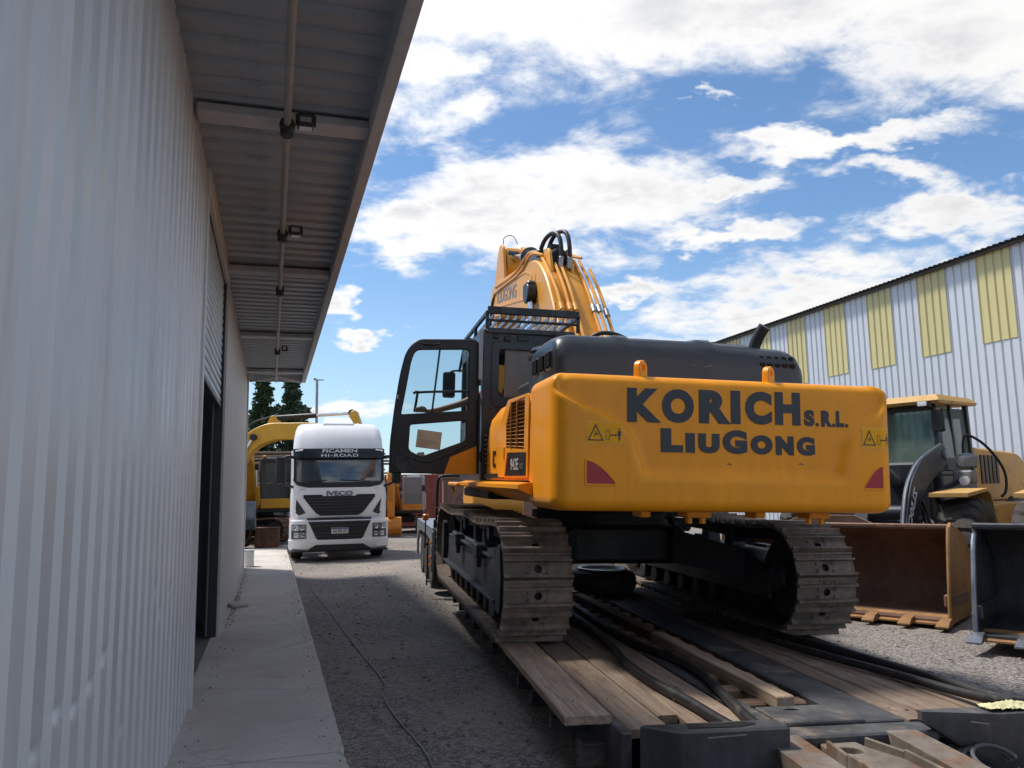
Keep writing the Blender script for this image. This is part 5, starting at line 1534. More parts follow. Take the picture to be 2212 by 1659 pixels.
for sx in (-1, 1):
    b = MB(); 
    pts = [(.84, 1.20), (1.00, 1.14), (1.10, 1.22), (1.195, 1.64), (1.06, 1.50)]
    b.loft([[(sx * x, front_y(x, z) + dd, z) for (x, z) in pts] for dd in (-.02, .02)])
    b.build('corner_vane', DARKPL, tk)
    MB().bar((sx * 1.17, front_y(1.17, 1.7) + .012, 1.32), (sx * 1.16, front_y(1.16, 1.9) + .012, 2.0), .008, .006).build('door_seam', DARKPL, tk)
# bumper
def bump_y(x): return .16 - .09 * (x / 1.25) ** 2 - (.16 * max(0, (abs(x) - 1.0) / .25) ** 2)
bp = MB()
zz = [(.36, 1.20, -.03), (.40, 1.245, .0), (.58, 1.25, .015), (.60, 1.235, .0), (.92, 1.235, .0), (1.02, 1.225, -.015), (1.04, 1.19, -.05)]
rings = []
for (z, h_, d_) in zz:
    xs_ = [lerp(-h_, h_, i / 28) for i in range(29)]
    rings.append([(x, bump_y(x * 1.25 / h_) + d_, z) for x in xs_] + [(h_, -.55, z), (-h_, -.55, z)])
bp.loft(rings)
bump = bp.build('bumper', WHITE, tk, 35)
def bump_patch(name, outline, d, m, th=.03, n=16):
    b = MB()
    def X(u, v):
        k_ = v * (len(outline) - 1); i = min(int(k_), len(outline) - 2); f_ = k_ - i
        z = lerp(outline[i][0], outline[i + 1][0], f_)
        return lerp(lerp(outline[i][1], outline[i + 1][1], f_), lerp(outline[i][2], outline[i + 1][2], f_), u), z
    nv = (len(outline) - 1) * 2
    Yb = lambda x, z: max(bump_y(x), -9) if z < 1.04 else lerp(bump_y(x), front_y(x, z), sm(z, 1.0, 1.12))
    b.grid(n, nv, lambda u, v: (X(u, v)[0], Yb(*X(u, v)) + d, X(u, v)[1]))
    loop = [X(i / n, 0) for i in range(n + 1)] + [X(1, j / nv) for j in range(1, nv + 1)] + [X(1 - i / n, 1) for i in range(1, n + 1)] + [X(0, 1 - j / nv) for j in range(1, nv)]
    b.loft([[(x, Yb(x, z) + d, z) for (x, z) in loop], [(x, Yb(x, z) + d - th, z) for (x, z) in loop]], caps=False)
    return b.build(name, m, bump, 35)
bump_patch('lower_grille', [(.56, -.50, .50), (.62, -.58, .58), (.90, -.72, .72), (1.08, -.82, .82)], .012, MESH)
for z, w_ in ((.66, .60), (.73, .63), (.90, .71), (.97, .75), (1.04, .79)):
    bump_patch('lower_grille_bar', [(z, -w_, w_), (z + .016, -w_ - .01, w_ + .01)], .026, GBAR)
bump_patch('air_dam', [(.352, -.80, .80), (.40, -.72, .72), (.475, -.58, .58)], .018, MESH)
NP = bump_patch('number_plate', [(.72, -.21, .21), (.855, -.21, .21)], .035, mat('plate_white', (.70, .71, .70), .4), .01)
bump_patch('plate_band', [(.822, -.205, .205), (.85, -.205, .205)], .038, mat('plate_blue', (.03, .07, .22), .4), .003)
MB().text('AH 295 PO', .075, .37, axes((.185, bump_y(.185) + .0415, .738), (-1, .0, 0), (0, 0, 1), (0, 1, 0)), .01, .002).build('plate_lettering', LETTER, bump, 0)
HL = mat('headlamp_glass', (.42, .44, .46), .12, .6, .25, 14)
for sx in (-1, 1):
    def hl(nm, x0_, x1_, z0_, z1_, d, m, th=.03):
        a_, b_ = sorted((sx * x0_, sx * x1_))
        return bump_patch(nm, [(z0_, a_, b_), (z1_, a_, b_)], d, m, th, 8)
    hl('headlamp_housing', .82, 1.18, .62, .94, .010, DARKPL)
    hl('headlamp', .83, 1.17, .80, .925, .022, HL)
    hl('fog_lamp', .83, 1.13, .64, .765, .022, HL)
    for (x, z, r_) in ((.92, .862, .05), (1.08, .862, .05), (.90, .70, .045), (1.05, .70, .045)):
        MB().lathe((sx * x, bump_y(x) + .018, z), (0, 1, 0), [(0, r_), (.012, r_), (.014, r_ * .75), (.004, r_ * .55), (.002, 0)], 18).build('lamp_reflector', CHROME, bump)
MB().box((0, .03, .335), (2.40, .22, .05), .015).build('chin_strip', DARKPL, tk)
# mirrors on arms
for sx in (-1, 1):
    MB().tube([(sx * 1.15, -.35, 2.50), (sx * 1.30, -.25, 2.52), (sx * 1.42, -.2, 2.47)], .035, 8, 2).tube([(sx * 1.16, -.25, 1.80), (sx * 1.28, -.15, 1.84), (sx * 1.44, -.15, 1.92)], .03, 8, 1).build('mirror_arm', DARKPL, tk)
    mi = MB().prism(rrect(-.12, .12, 0, .62, .05), 'y', -.09, .09, .03, 2, m=Matrix.Translation((sx * 1.47, -.18, 1.88))).build('mirror', DARKPL, tk)
    MB().prism(rrect(-.10, .10, 0, .24, .05), 'y', -.08, .08, .025, 2, m=Matrix.Translation((sx * 1.45, -.18, 2.26))).build('mirror_cap', DARKPL, tk)
# chassis, steps, wheels
MB().box((0, -3.2, .80), (.95, 5.4, .28), .02).build('chassis', BLACK, tk)
MB().box((0, -3.9, 1.02), (1.0, 1.0, .10), .03).build('fifth_wheel', BLACK, tk)
for sx in (-1, 1):
    MB().prism(rpoly([(-.3, .40), (-.30, 1.0), (-2.1, 1.05), (-2.1, .95), (-2.0, .95), (-1.8, .45)], .05), 'x', sx * 1.16, sx * 1.22, .01).build('side_skirt', WHITE, tk)
    MB().prism(rpoly([(-2.15, 1.0), (-2.15, 2.75), (-2.75, 2.60), (-2.75, 1.25), (-2.4, 1.0)], .06), 'x', sx * 1.14, sx * 1.20, .01).build('side_deflector', WHITE, tk)
    MB().prism([(x + .0, z) for (x, z) in [(-4.35 + .62 * math.cos(PI * k / 12), .52 + .62 * math.sin(PI * k / 12)) for k in range(13)] + [(-4.35 + .58 * math.cos(PI * (12 - k) / 12), .52 + .58 * math.sin(PI * (12 - k) / 12)) for k in range(13)]], 'x', sx * .72, sx * 1.24).build('rear_mudguard', BLACK, tk)
    MB().box((sx * 1.0, -2.7, .75), (.45, 1.1, .55), .06, seg=2).build('fuel_tank', STEEL, tk)
    for z in (.95, 1.1):
        MB().box((sx * 1.225, -2.2, z - .1), (.02, .05, .10), .004).build('side_marker', AMBER, tk)
TYT = MB().lathe((0, 0, 0), (1, 0, 0), [(-.13, .29), (-.15, .34), (-.155, .42), (-.14, .48), (-.09, .51), (.09, .51), (.14, .48), (.155, .42), (.15, .34), (.13, .29)], 40).mesh('tyre', RUBBER, 40)
RMT = MB().lathe((0, 0, 0), (1, 0, 0), [(-.12, .29), (-.10, .27), (-.04, .24), (-.02, .14), (-.07, .12), (-.07, 0)], 30).mesh('rim', STEEL, 40)
for (x, y) in ((-1.04, -1.0), (1.04, -1.0), (-1.02, -4.35), (1.02, -4.35), (-.70, -4.35), (.70, -4.35)):
    tw = inst('tyre', TYT, tk, Matrix.Translation((x, y, .605)))
    inst('rim', RMT, tw, Matrix.Rotation(PI if x > 0 else 0, 4, 'Z'))
# ------------------------------------------------------------------ wheel loaders on the right
GREENGLASS = glass('tinted_glass_painted_reflection', (.50, .62, .55), .42, .03, (.20, .27, .23))  # pale green reflection painted into the body colour
LARM = mat('loader_arm_paint', (0.020, 0.025, 0.036), .5, 0, .25, 3, (.12, .125, .13), .16, 3)
LEDGE = mat('worn_arm_edge', (.22, .24, .28), .45, .3, .2, 4, (.2, .12, .08), .3, 4)
BUCK_RUST = mat('rusty_bucket', (0.17, 0.095, 0.065), .62, .15, .25, 2.0, (0.20, 0.105, 0.055), .40, 2.2, bump=.25, bump_scale=25)
BUCK_EDGE = mat('ochre_bucket_edge', (0.30, 0.155, 0.06), .7, 0, .25, 3.0, (.20, .09, .04), .4, 4, bump=.2)
BUCK_DARK = mat('worn_dark_bucket', (0.055, 0.060, 0.068), .5, .45, .30, 2.5, (.11, .075, .06), .35, 3.0, bump=.25, bump_scale=25)
BUCK_BLUE = mat('blued_bucket_edge', (0.20, 0.22, 0.26), .42, .6, .25, 4.0, RUST, .2, 4)
DIRTYGREY = mat('dirty_machine_grey', (.26, .265, .27), .6, .1, .3, 5, (.25, .23, .2), .4, 5)


def loader_tyre():
    b = MB(); R_, Wd = .80, .30
    nl = 20; nt = nl * 9
    prof = [(-.24, .36), (-.29, .44), (-.31, .55), (-.30, .68), (-.27, .755)] + [(-.24 + .48 * i / 12, .80 - .02 * abs(-1 + i / 6) ** 2) for i in range(13)] + [(.27, .755), (.30, .68), (.31, .55), (.29, .44), (.24, .36)]
    vs = []
    for k in range(nt):
        th = 2 * PI * k / nt
        for (x, r_) in prof:
            rr_ = r_
            if r_ > .74:
                ph = (th * nl / (2 * PI) + .30 * math.sin(x * 11.5)) % 1.0
                if ph < .24: rr_ -= .045
            vs.append((x, rr_ * math.cos(th), rr_ * math.sin(th)))
    n = len(prof)
    b.add(vs, [(k * n + i, k * n + i + 1, ((k + 1) % nt) * n + i + 1, ((k + 1) % nt) * n + i) for k in range(nt) for i in range(n - 1)])
    return b.mesh('tyre', TYRE_DUSTY, 32)


LTY = loader_tyre()
LRIM = MB().lathe((0, 0, 0), (1, 0, 0), [(-.24, .365), (-.22, .34), (-.12, .32), (-.08, .20), (-.16, .17), (-.16, 0)], 30).mesh('rim', YELLOW_OLD, 40)


def make_loader(name, label, F, bmat, emat, lift, swing, second=False):
    t = thing(name, label, 'loader', F)
    piv = Matrix.Translation((0, -3.95, 0)) @ Matrix.Rotation(rad(swing), 4, 'Z') @ Matrix.Translation((0, 3.95, 0))
    def R(mb, nm, m, par=None, sm_=35):
        o = mb.build(nm, m, par or t, sm_)
        if par is None: o.matrix_local = piv
        return o
    L_ = lift
    # bucket: thick curved shell, side plates, spill guard, cutting edge, teeth
    prof = [(0, .045), (-.45, .05), (-.82, .07), (-1.02, .17), (-1.14, .38), (-1.13, .64), (-1.02, .88), (-.80, 1.07), (-.50, 1.17), (-.34, 1.20)]
    inn = [(y + .0 if i == 0 else y + .03, z + .035) for i, (y, z) in enumerate(prof[:-1])] + [(-.33, 1.165)]
    b = MB().prism([(y, z + L_) for (y, z) in prof] + [(y, z + L_) for (y, z) in reversed(inn)], 'x', -1.47, 1.47)
    bk = b.build('bucket', bmat, t, 40)
    side = rpoly([(-.02, .03), (-.84, .04), (-1.05, .15), (-1.17, .38), (-1.16, .66), (-1.04, .91), (-.81, 1.10), (-.36, 1.23), (-.26 if not second else -.30, 1.16 if not second else 1.02), (-.10, .50)], [.02, .05, .05, .1, .1, .1, .1, .04, .04, .3], 3)
    for sx in (-1, 1):
        MB().prism([(y, z + L_) for (y, z) in side], 'x', sx * 1.47, sx * 1.51, .006).build('side_plate', emat if not second else bmat, bk)
        MB().tube([(sx * 1.49, -.03, .10 + L_), (sx * 1.49, -.11, .52 + L_), (sx * 1.49, -.25, (1.17 if not second else 1.0) + L_), (sx * 1.49, -.36, (1.23 if not second else 1.12) + L_)], .026, 8, 1).build('edge_bar', emat, bk)
        MB().box((sx * 1.47, -.45, .30 + L_), (.10, .75, .16), .02).build('side_wear_plate', bmat, bk)
    MB().prism([(-.66, 1.19 + L_), (-.36, 1.335 + L_), (.36, 1.335 + L_), (.66, 1.19 + L_)], 'y', -.37, -.34, .006).build('spill_guard', bmat, bk)
    MB().box((0, -.35, 1.20 + L_), (3.02, .06, .06), .015).build('top_lip', bmat, bk)
    MB().prism([(.06, .02 + L_), (.06, .045 + L_), (-.34, .10 + L_), (-.34, .055 + L_)], 'x', -1.50, 1.50, .004).build('cutting_edge', BUCK_EDGE, bk)
    tooth = MB().loft([[(-.055, -.06, -.005), (.055, -.06, -.005), (.055, -.06, .075), (-.055, -.06, .075)], [(-.06, .08, -.01), (.06, .08, -.01), (.06, .08, .06), (-.06, .08, .06)], [(-.07, .20, -.012), (.07, .20, -.012), (.07, .20, .006), (-.07, .20, .006)]]).mesh('tooth', emat if second else BUCK_EDGE, 30)
    for k in range(8):
        inst('tooth', tooth, bk, Matrix.Translation((-1.46 + k * 2.92 / 7, .03, .03 + L_)))
    # lift arms
    for sx in (-1, 1):
        x = sx * .62
        ap = [(-1.18, .30 + L_), (-1.30, .16 + L_), (-1.48, .25 + L_), (-1.75, .95), (-2.3, 1.62), (-3.55, 2.02), (-3.75, 2.22), (-3.60, 2.40), (-2.35, 2.12), (-1.72, 1.72), (-1.36, 1.0), (-1.18, .52 + L_)]
        am = MB().prism(rpoly(ap, [.06, .06, .1, .3, .4, .1, .1, .1, .4, .4, .3, .08], 4), 'x', x - .05, x + .05, .008).build('lift_arm', LARM, t)
        pts = [(-1.18, .52 + L_), (-1.36, 1.0), (-1.60, 1.55), (-1.85, 1.82), (-2.35, 2.12), (-3.60, 2.40)]
        MB().tube([(x, y, z) for (y, z) in pts], .016, 8, 2).build('arm_edge', LEDGE, am)
        MB().cyl((x, -2.75, .95), (x, -2.15, 1.62), .05, n=14).build('lift_rod', CHROME, t)
        MB().cyl((x, -3.45, .62), (x, -2.6, 1.12), .09, n=16, bev=.01).build('lift_cylinder', LARM, t)
        for (y, z) in ((-1.27, .32 + L_), (-3.6, 2.22)):
            MB().cyl((x - .09, y, z), (x + .09, y, z), .09, n=16, bev=.01).build('pivot_pin', LEDGE, t)
        if sx == -1:
            MB().text('ZL50CN', .15, .80, axes((x - .052, -2.02, 1.62), (0, .62, -.78), (0, .78, .62), (-1, 0, 0)), .02, .002).build('lettering', mat('white_letters', (.75, .76, .74), .5), am, 0)
    MB().cyl((-.62, -1.75, 1.32), (.62, -1.75, 1.32), .11, n=18).build('cross_tube', LARM, t)
    rk = MB().prism(rpoly([(-1.45, .95), (-1.62, .86), (-1.95, 1.38), (-2.35, 2.05), (-2.22, 2.22), (-2.02, 2.15), (-1.72, 1.55)], .08), 'x', -.10, .10, .01).build('rocker', LARM, t)
    MB().bar((0, -1.16, .85 + L_), (0, -1.52, .92), .14, .10, .02).build('tilt_link', LEDGE, t)
    MB().cyl((0, -2.2, 2.12), (0, -2.7, 1.95), .05, n=14).build('tilt_rod', CHROME, t)
    MB().cyl((0, -2.6, 1.98), (0, -3.5, 1.70), .10, n=16, bev=.01).build('tilt_cylinder', DIRTYGREY, t)
    # front frame and axle
    MB().box((0, -2.9, .95), (.95, 1.9, .55), .04).box((0, -3.45, 1.55), (1.05, .45, 1.1), .04).build('front_frame', LARM, t)
    MB().cyl((-.95, -2.5, .80), (.95, -2.5, .80), .20, n=18).build('axle', BELLY, t)
    for sx in (-1, 1):
        w_ = inst('tyre', LTY, t, Matrix.Translation((sx * 1.16, -2.5, .755)) @ Matrix.Scale(.95, 4))
        inst('rim', LRIM, w_, Matrix.Rotation(PI if sx > 0 else 0, 4, 'Z'))
        fp = [(y + .05, z - .20) for (y, z) in [(-1.92, 1.80), (-3.05, 1.86), (-3.25, 1.80), (-3.40, 1.55), (-3.46, 1.25), (-3.42, 1.25), (-3.36, 1.53), (-3.22, 1.76), (-3.04, 1.815), (-1.92, 1.745)]]
        MB().prism(fp, 'x', sx * .86, sx * 1.36).build('front_fender', YELLOW_OLD, t)
    # ---- rear half
    R(MB().box((0, -5.6, .95), (.9, 3.6, .5), .04), 'rear_frame', LARM)
    R(MB().cyl((-.95, -5.75, .80), (.95, -5.75, .80), .20, n=18), 'axle', BELLY)
    for sx in (-1, 1):
        w_ = inst('tyre', LTY, t, piv @ Matrix.Translation((sx * 1.16, -5.75, .755)) @ Matrix.Scale(.95, 4))
        inst('rim', LRIM, w_, Matrix.Rotation(PI if sx > 0 else 0, 4, 'Z'))
        R(MB().prism(rpoly([(-4.0, 1.0), (-4.0, 1.38), (-4.4, 1.40), (-6.9, 1.40), (-6.95, 1.28), (-6.6, 1.25), (-4.95, 1.25), (-4.75, 1.0)], .05), 'x', sx * .70, sx * 1.30, .01), 'platform', YELLOW_OLD)
        R(MB().tube([(sx * 1.28, -4.25, 1.50), (sx * 1.36, -4.28, 1.6), (sx * 1.36, -4.3, 1.95), (sx * 1.2, -4.1, 2.35), (sx * 1.0, -3.95, 2.55), (sx * .92, -3.92, 2.5), (sx * .90, -3.92, 2.15)], .022, 8, 2), 'grab_rail', BLACK)
        R(MB().tube([(sx * 1.32, -5.9, 1.45), (sx * 1.42, -5.9, 1.5), (sx * 1.45, -5.9, 2.5), (sx * 1.45, -5.95, 2.55), (sx * 1.45, -6.0, 2.5), (sx * 1.5, -6.15, 1.62), (sx * 1.4, -6.2, 1.5), (sx * 1.32, -6.2, 1.47)], .022, 8, 1), 'grab_rail', BLACK)
    # cab
    cb_ = MB()
    X_, Ya, Yb = .76, -3.62, -4.95
    for sx in (-1, 1):
        cb_.bar((sx * .78, -3.62, 1.45), (sx * .66, -3.84, 3.22), .08, .09, .01)
        cb_.bar((sx * X_, Yb, 1.45), (sx * .72, Yb, 3.22), .09, .09, .01)
        cb_.bar((sx * X_, -4.35, 1.45), (sx * .70, -4.35, 3.22), .07, .06, .01)
        cb_.bar((sx * X_, Ya, 1.95), (sx * X_, Yb, 1.95), .05, .07, .01)
    cb_.bar((-.68, -3.82, 3.16), (.68, -3.82, 3.16), .07, .12, .01).bar((-X_, Ya, 1.92), (X_, Ya, 1.92), .07, .10, .01)
    cab_ = R(cb_, 'cab_frame', CABGREY)
    cab_.matrix_local = piv @ Matrix.Translation((.04, 0, 1.35 * .06)) @ Matrix.Diagonal((.88, 1, .94, 1))
    def C(mb, nm, m):
        return mb.build(nm, m, cab_)
    C(MB().prism([(-.80, 1.40), (.80, 1.40), (.80, 1.90), (-.80, 1.90)], 'y', -4.97, -3.60, .02), 'cab_base', CABGREY)
    C(MB().loft([[(-.76, -3.61, 1.96), (.76, -3.61, 1.96), (.64, -3.825, 3.12), (-.64, -3.825, 3.12)], [(-.76, -3.62, 1.96), (.76, -3.62, 1.96), (.64, -3.835, 3.12), (-.64, -3.835, 3.12)]]), 'windshield', GREENGLASS)
    for sx in (-1, 1):
        C(MB().loft([[(sx * .77, -3.66, 2.0), (sx * .765, -4.92, 2.0), (sx * .715, -4.92, 3.16), (sx * .67, -3.86, 3.14)], [(sx * .76, -3.66, 2.0), (sx * .755, -4.92, 2.0), (sx * .705, -4.92, 3.16), (sx * .66, -3.86, 3.14)]]), 'side_window', glass('pale_side_glass', (.70, .80, .78), .16, .03, (.2, .26, .25)))
    C(MB().box((0, -4.93, 2.6), (1.4, .012, 1.1)), 'rear_window', glass('pale_side_glass', (.70, .80, .78), .16))
    C(MB().loft([[(-.88, -3.60, 3.20), (.88, -3.60, 3.20), (.88, -5.05, 3.22), (-.88, -5.05, 3.22)], [(-.90, -3.56, 3.25), (.90, -3.56, 3.25), (.90, -5.08, 3.27), (-.90, -5.08, 3.27)], [(-.80, -3.70, 3.37), (.80, -3.70, 3.37), (.80, -5.0, 3.37), (-.80, -5.0, 3.37)]]), 'cab_roof', YELLOW_OLD)
    for sx in (-1, 1):
        C(MB().box((sx * .62, -3.57, 3.19), (.24, .10, .12), .03, seg=2), 'lamp_pod', BLACK)
        C(MB().box((sx * .62, -3.515, 3.19), (.17, .02, .08), .02), 'work_lamp', LENS)
        C(MB().prism(rrect(-.10, .12, 0, .42, .04), 'y', -.04, .04, .02, m=Matrix.Translation((sx * .84, -3.62, 2.68))), 'mirror', BLACK)
        C(MB().bar((sx * .72, -3.75, 3.05), (sx * .86, -3.64, 2.95), .02, .02), 'mirror_arm', BLACK)
    C(MB().box((.0, -4.6, 1.95), (.5, .5, .12), .05).box((0, -4.82, 2.3), (.48, .12, .6), .05), 'seat', BLACK)
    C(MB().box((0, -3.85, 2.05), (.9, .25, .12), .04).cyl((0, -3.95, 2.05), (0, -4.1, 2.35), .02).lathe((0, -4.1, 2.36), (0, -.5, .86), [(-.015, .18), (.0, .2), (.015, .18)], 24, True), 'dashboard', BLACK)
    # engine hood
    R(MB().prism(rpoly([(-5.02, 1.40), (-5.02, 2.38), (-7.2, 2.30), (-7.55, 1.95), (-7.55, 1.40)], [.02, .12, .3, .2, .05]), 'x', -.62, .62, .03), 'engine_hood', YELLOW_OLD)
    for k in range(5):
        R(MB().box((-.63, -5.35 - k * .17, 1.98), (.02, .10, .52), .006), 'hood_vent', BLACK)
    R(MB().prism([(-7.5, .75), (-7.9, .85), (-7.9, 1.40), (-7.5, 1.42)], 'x', -1.2, 1.2, .05), 'counterweight', YELLOW_OLD)
    R(MB().cyl((.35, -5.6, 2.3), (.35, -5.6, 2.95), .06, n=14), 'exhaust_pipe', BLACK)
    R(MB().lathe((-.98, -3.85, 1.98), (0, 0, 1), [(0, .03), (0, .10), (.03, .15), (.18, .17), (.2, .16), (.21, .12), (.24, .11), (.26, .0)], 22), 'air_cleaner', DIRTYGREY)
    R(MB().box((-.95, -3.80, 1.84), (.30, .22, .22), .03), 'valve_block', DIRTYGREY)
    R(MB().cyl((-1.0, -3.66, 1.78), (-1.0, -3.62, 1.78), .075, n=18), 'head_lamp', LENS)
    R(MB().bar((-.92, -3.75, 1.80), (-.62, -3.35, 1.55), .06, .08, .01), 'bracket', LARM)
    return t


make_loader('wheel_loader', 'yellow wheel loader with rusty bucket parked before the striped shed', frame((4.0, 10.55, 0), 180 - 43) @ Matrix.Diagonal((1, 1.0, .96, 1)), BUCK_RUST, BUCK_EDGE, 0.0, -8)
make_loader('wheel_loader', 'wheel loader with dark worn steel bucket cut off by the right frame edge', frame((5.80, 7.33, 0), 180 - 42) @ Matrix.Diagonal((1, 1, .965, 1)), BUCK_DARK, BUCK_BLUE, .07, 0, True)
# ------------------------------------------------------------------ machines and things behind
TRACKRUST = mat('rusty_track', (0.13, 0.075, 0.05), .75, .1, .3, 5, (.22, .13, .08), .4, 4, bump=.4)
PALECAB = mat('pale_grey_cab', (.30, .33, .36), .5, 0, .12, 2, (.2, .18, .16), .3, 3)
BGSHOE = MB().box((0, 0, 0), (.56, .165, .03), .006).box((0, -.06, .022), (.56, .025, .03)).box((0, .05, .020), (.56, .02, .025)).mesh('track_shoe', TRACKRUST, 30)
DUSKGLASS = glass('dusty_glass', (.55, .60, .60), .40, .08, (.10, .12, .12))


def far_excavator(label, F, paint, cabm, boom_p, arm_p, bucket_c, s=1.0, under=0.0, cabglass=DUSKGLASS, bucketm=None, rods=(), extra=None):
    t = thing('crawler_excavator', label, 'excavator', F @ Matrix.Scale(s, 4))
    L, r_, zc = 1.55, .40, .43
    um = Matrix.Rotation(rad(under), 4, 'Z')
    tl = 4 * L + 2 * PI * r_
    for sx in (-1, 1):
        X = sx * 1.15
        f = MB().prism(rpoly([(-1.5, .22), (1.5, .22), (1.6, .5), (1.2, .62), (-1.2, .62), (-1.6, .5)], .1), 'x', X - .16, X + .16, .02)
        f.cyl((X - .18, L, zc), (X + .18, L, zc), .30, n=22).cyl((X - .18, -L, zc), (X + .18, -L, zc), .30, n=22)
        tf = f.build('track_frame', BELLY, t)
        tf.matrix_local = um
        n = int(tl / .175)
        for k in range(n):
            y, z, a = track_path(L, r_, zc, tl * k / n)
            inst('track_shoe', BGSHOE, tf, Matrix.Translation((X, y, z)) @ Matrix.Rotation(a, 4, 'X'))
    MB().box((0, 0, .72), (1.5, 1.5, .35), .05).cyl((0, 0, .8), (0, 0, 1.02), .6, n=28).build('carbody', BELLY, t)
    MB().box((0, -.4, 1.10), (2.45, 3.6, .16), .03).build('revolving_frame', BLACK, t)
    MB().prism(rpoly([(-1.25, 1.16), (1.25, 1.16), (1.25, 2.0), (1.1, 2.1), (-1.1, 2.1), (-1.25, 2.0)], .05), 'y', -2.4, -.55, .04).build('rear_body', paint, t)
    MB().prism(rpoly([(.35, 1.16), (1.25, 1.16), (1.25, 1.85), (.35, 1.85)], .05), 'y', -.5, 1.2, .03).build('side_tank', paint, t)
    MB().box((.8, .2, 1.88), (.8, 1.2, .05), .02).build('deck_cover', BLACK, t)
    cb_ = MB()
    x0, x1, y0_, y1_, z0_, z1_ = -1.22, -.22, -.45, 1.35, 1.18, 2.92
    for (x, y) in ((x0, y0_), (x1, y0_), (x0, y1_), (x1, y1_)):
        cb_.bar((x, y, z0_), (x, y, z1_), .09, .09, .02)
    for z in (z0_ + .06, z1_ - .04):
        cb_.bar((x0, y1_, z), (x1, y1_, z), .09, .12, .02).bar((x0, y0_, z), (x1, y0_, z), .09, .12, .02).bar((x0, y0_, z), (x0, y1_, z), .09, .12, .02).bar((x1, y0_, z), (x1, y1_, z), .09, .12, .02)
    cb_.box(((x0 + x1) / 2, (y0_ + y1_) / 2, z1_ + .01), (1.06, 1.85, .08), .03)
    cab_ = cb_.build('cab', cabm, t)
    MB().box(((x0 + x1) / 2, y1_ + .03, z0_ + .16), (1.0, .05, .34), .02).build('cab_skirt', paint, cab_)
    MB().box(((x0 + x1) / 2, y1_ - .01, 2.10), (.90, .012, 1.5)).build('windshield', cabglass, cab_)
    for x in (x0, x1):
        MB().box((x, (y0_ + y1_) / 2, 2.10), (.012, 1.66, 1.5)).build('side_window', cabglass, cab_)
    MB().box((-.72, .1, 1.75), (.5, .5, .7), .1).build('seat', BLACK, cab_)
    MB().prism(rrect(-.09, .09, 0, .30, .04), 'y', -.03, .03, .01, m=Matrix.Translation((x0 - .06, y1_ + .1, 2.15))).build('mirror', BLACK, t)
    for x in (x0 + .1, x1 - .1):
        MB().box((x, y1_ + .0, z1_ + .08), (.12, .08, .08), .02).build('work_lamp', paint, cab_)
    bm_ = MB().prism(rpoly(boom_p, .25, 4), 'x', -.02, .46, .02).build('boom', paint, t)
    am_ = MB().prism(rpoly(arm_p, .1, 4), 'x', .06, .38, .02).build('arm', paint, t)
    bc = bucket_c
    pr = rpoly([(bc[0] - .1, bc[1] + .45), (bc[0] + .35, bc[1] + .3), (bc[0] + .45, bc[1] - .1), (bc[0] + .1, bc[1] - .5), (bc[0] - .45, bc[1] - .42), (bc[0] - .2, bc[1] - .1)], .12)
    bo = MB().prism(pr, 'x', -.28, .72, .02).build('digging_bucket', bucketm or RUSTY, t)
    for k in range(5):
        MB().box((-.22 + k * .22, bc[0] - .5, bc[1] - .44), (.08, .22, .06), .01).build('tooth', bucketm or RUSTY, bo)
    for (a, b_, xs2, r2) in rods:
        for xq in xs2:
            A = Vector((xq, a[0], a[1])); B = Vector((xq, b_[0], b_[1])); M_ = A.lerp(B, .55)
            MB().cyl(A, M_, r2 * 1.6, n=14, bev=.01).build('cylinder_barrel', BLACK if extra != 'paint' else paint, bm_)
            MB().cyl(M_, B, r2, n=12).build('cylinder_rod', CHROME, bm_)
            MB().cyl(B - Vector((.06, 0, 0)), B + Vector((.06, 0, 0)), r2 * 2.2, n=14).build('cylinder_eye', BLACK, bm_)
    return t, bm_


# boom seen broadside between shed and truck
tB, bB = far_excavator('yellow excavator standing sideways, its long boom reaching out behind the truck', frame((-10.35, 24.4, 0), -93), YELLOW, BLACK,
    [(.5, 1.35), (.95, 1.30), (1.35, 1.75), (2.6, 3.12), (3.2, 3.32), (5.7, 3.22), (5.95, 3.35), (5.85, 3.62), (4.3, 3.80), (2.95, 3.82), (2.40, 3.60), (1.35, 2.6), (.5, 1.8)],
    [(5.35, 3.55), (5.45, 4.12), (5.62, 4.16), (5.85, 3.5), (6.25, 2.4), (6.05, 1.0), (5.8, 1.0), (5.6, 2.6)], (5.75, .75),
    rods=[((1.25, 1.25), (2.55, 3.38), (-.10, .54), .045), ((3.05, 3.98), (5.48, 4.08), (.22,), .05)])
MB().prism(rpoly([(2.85, 3.75), (3.3, 3.78), (3.12, 4.05), (3.0, 4.05)], .05), 'x', .12, .32, .01).build('cylinder_lug', YELLOW, bB)
MB().tube([(.22, 1.2, 2.7), (.22, 2.3, 3.85), (.22, 2.9, 4.0), (.22, 3.2, 4.1)], .025, 8, 2).build('hydraulic_hose', HOSE, bB)
MB().text('C', .30, .24, axes((.462, 4.20, 3.36), (0, 1, 0), (0, 0, 1), (1, 0, 0)), .03, .002).build('lettering', mat('white_letters', (.75, .76, .74), .5), bB, 0)
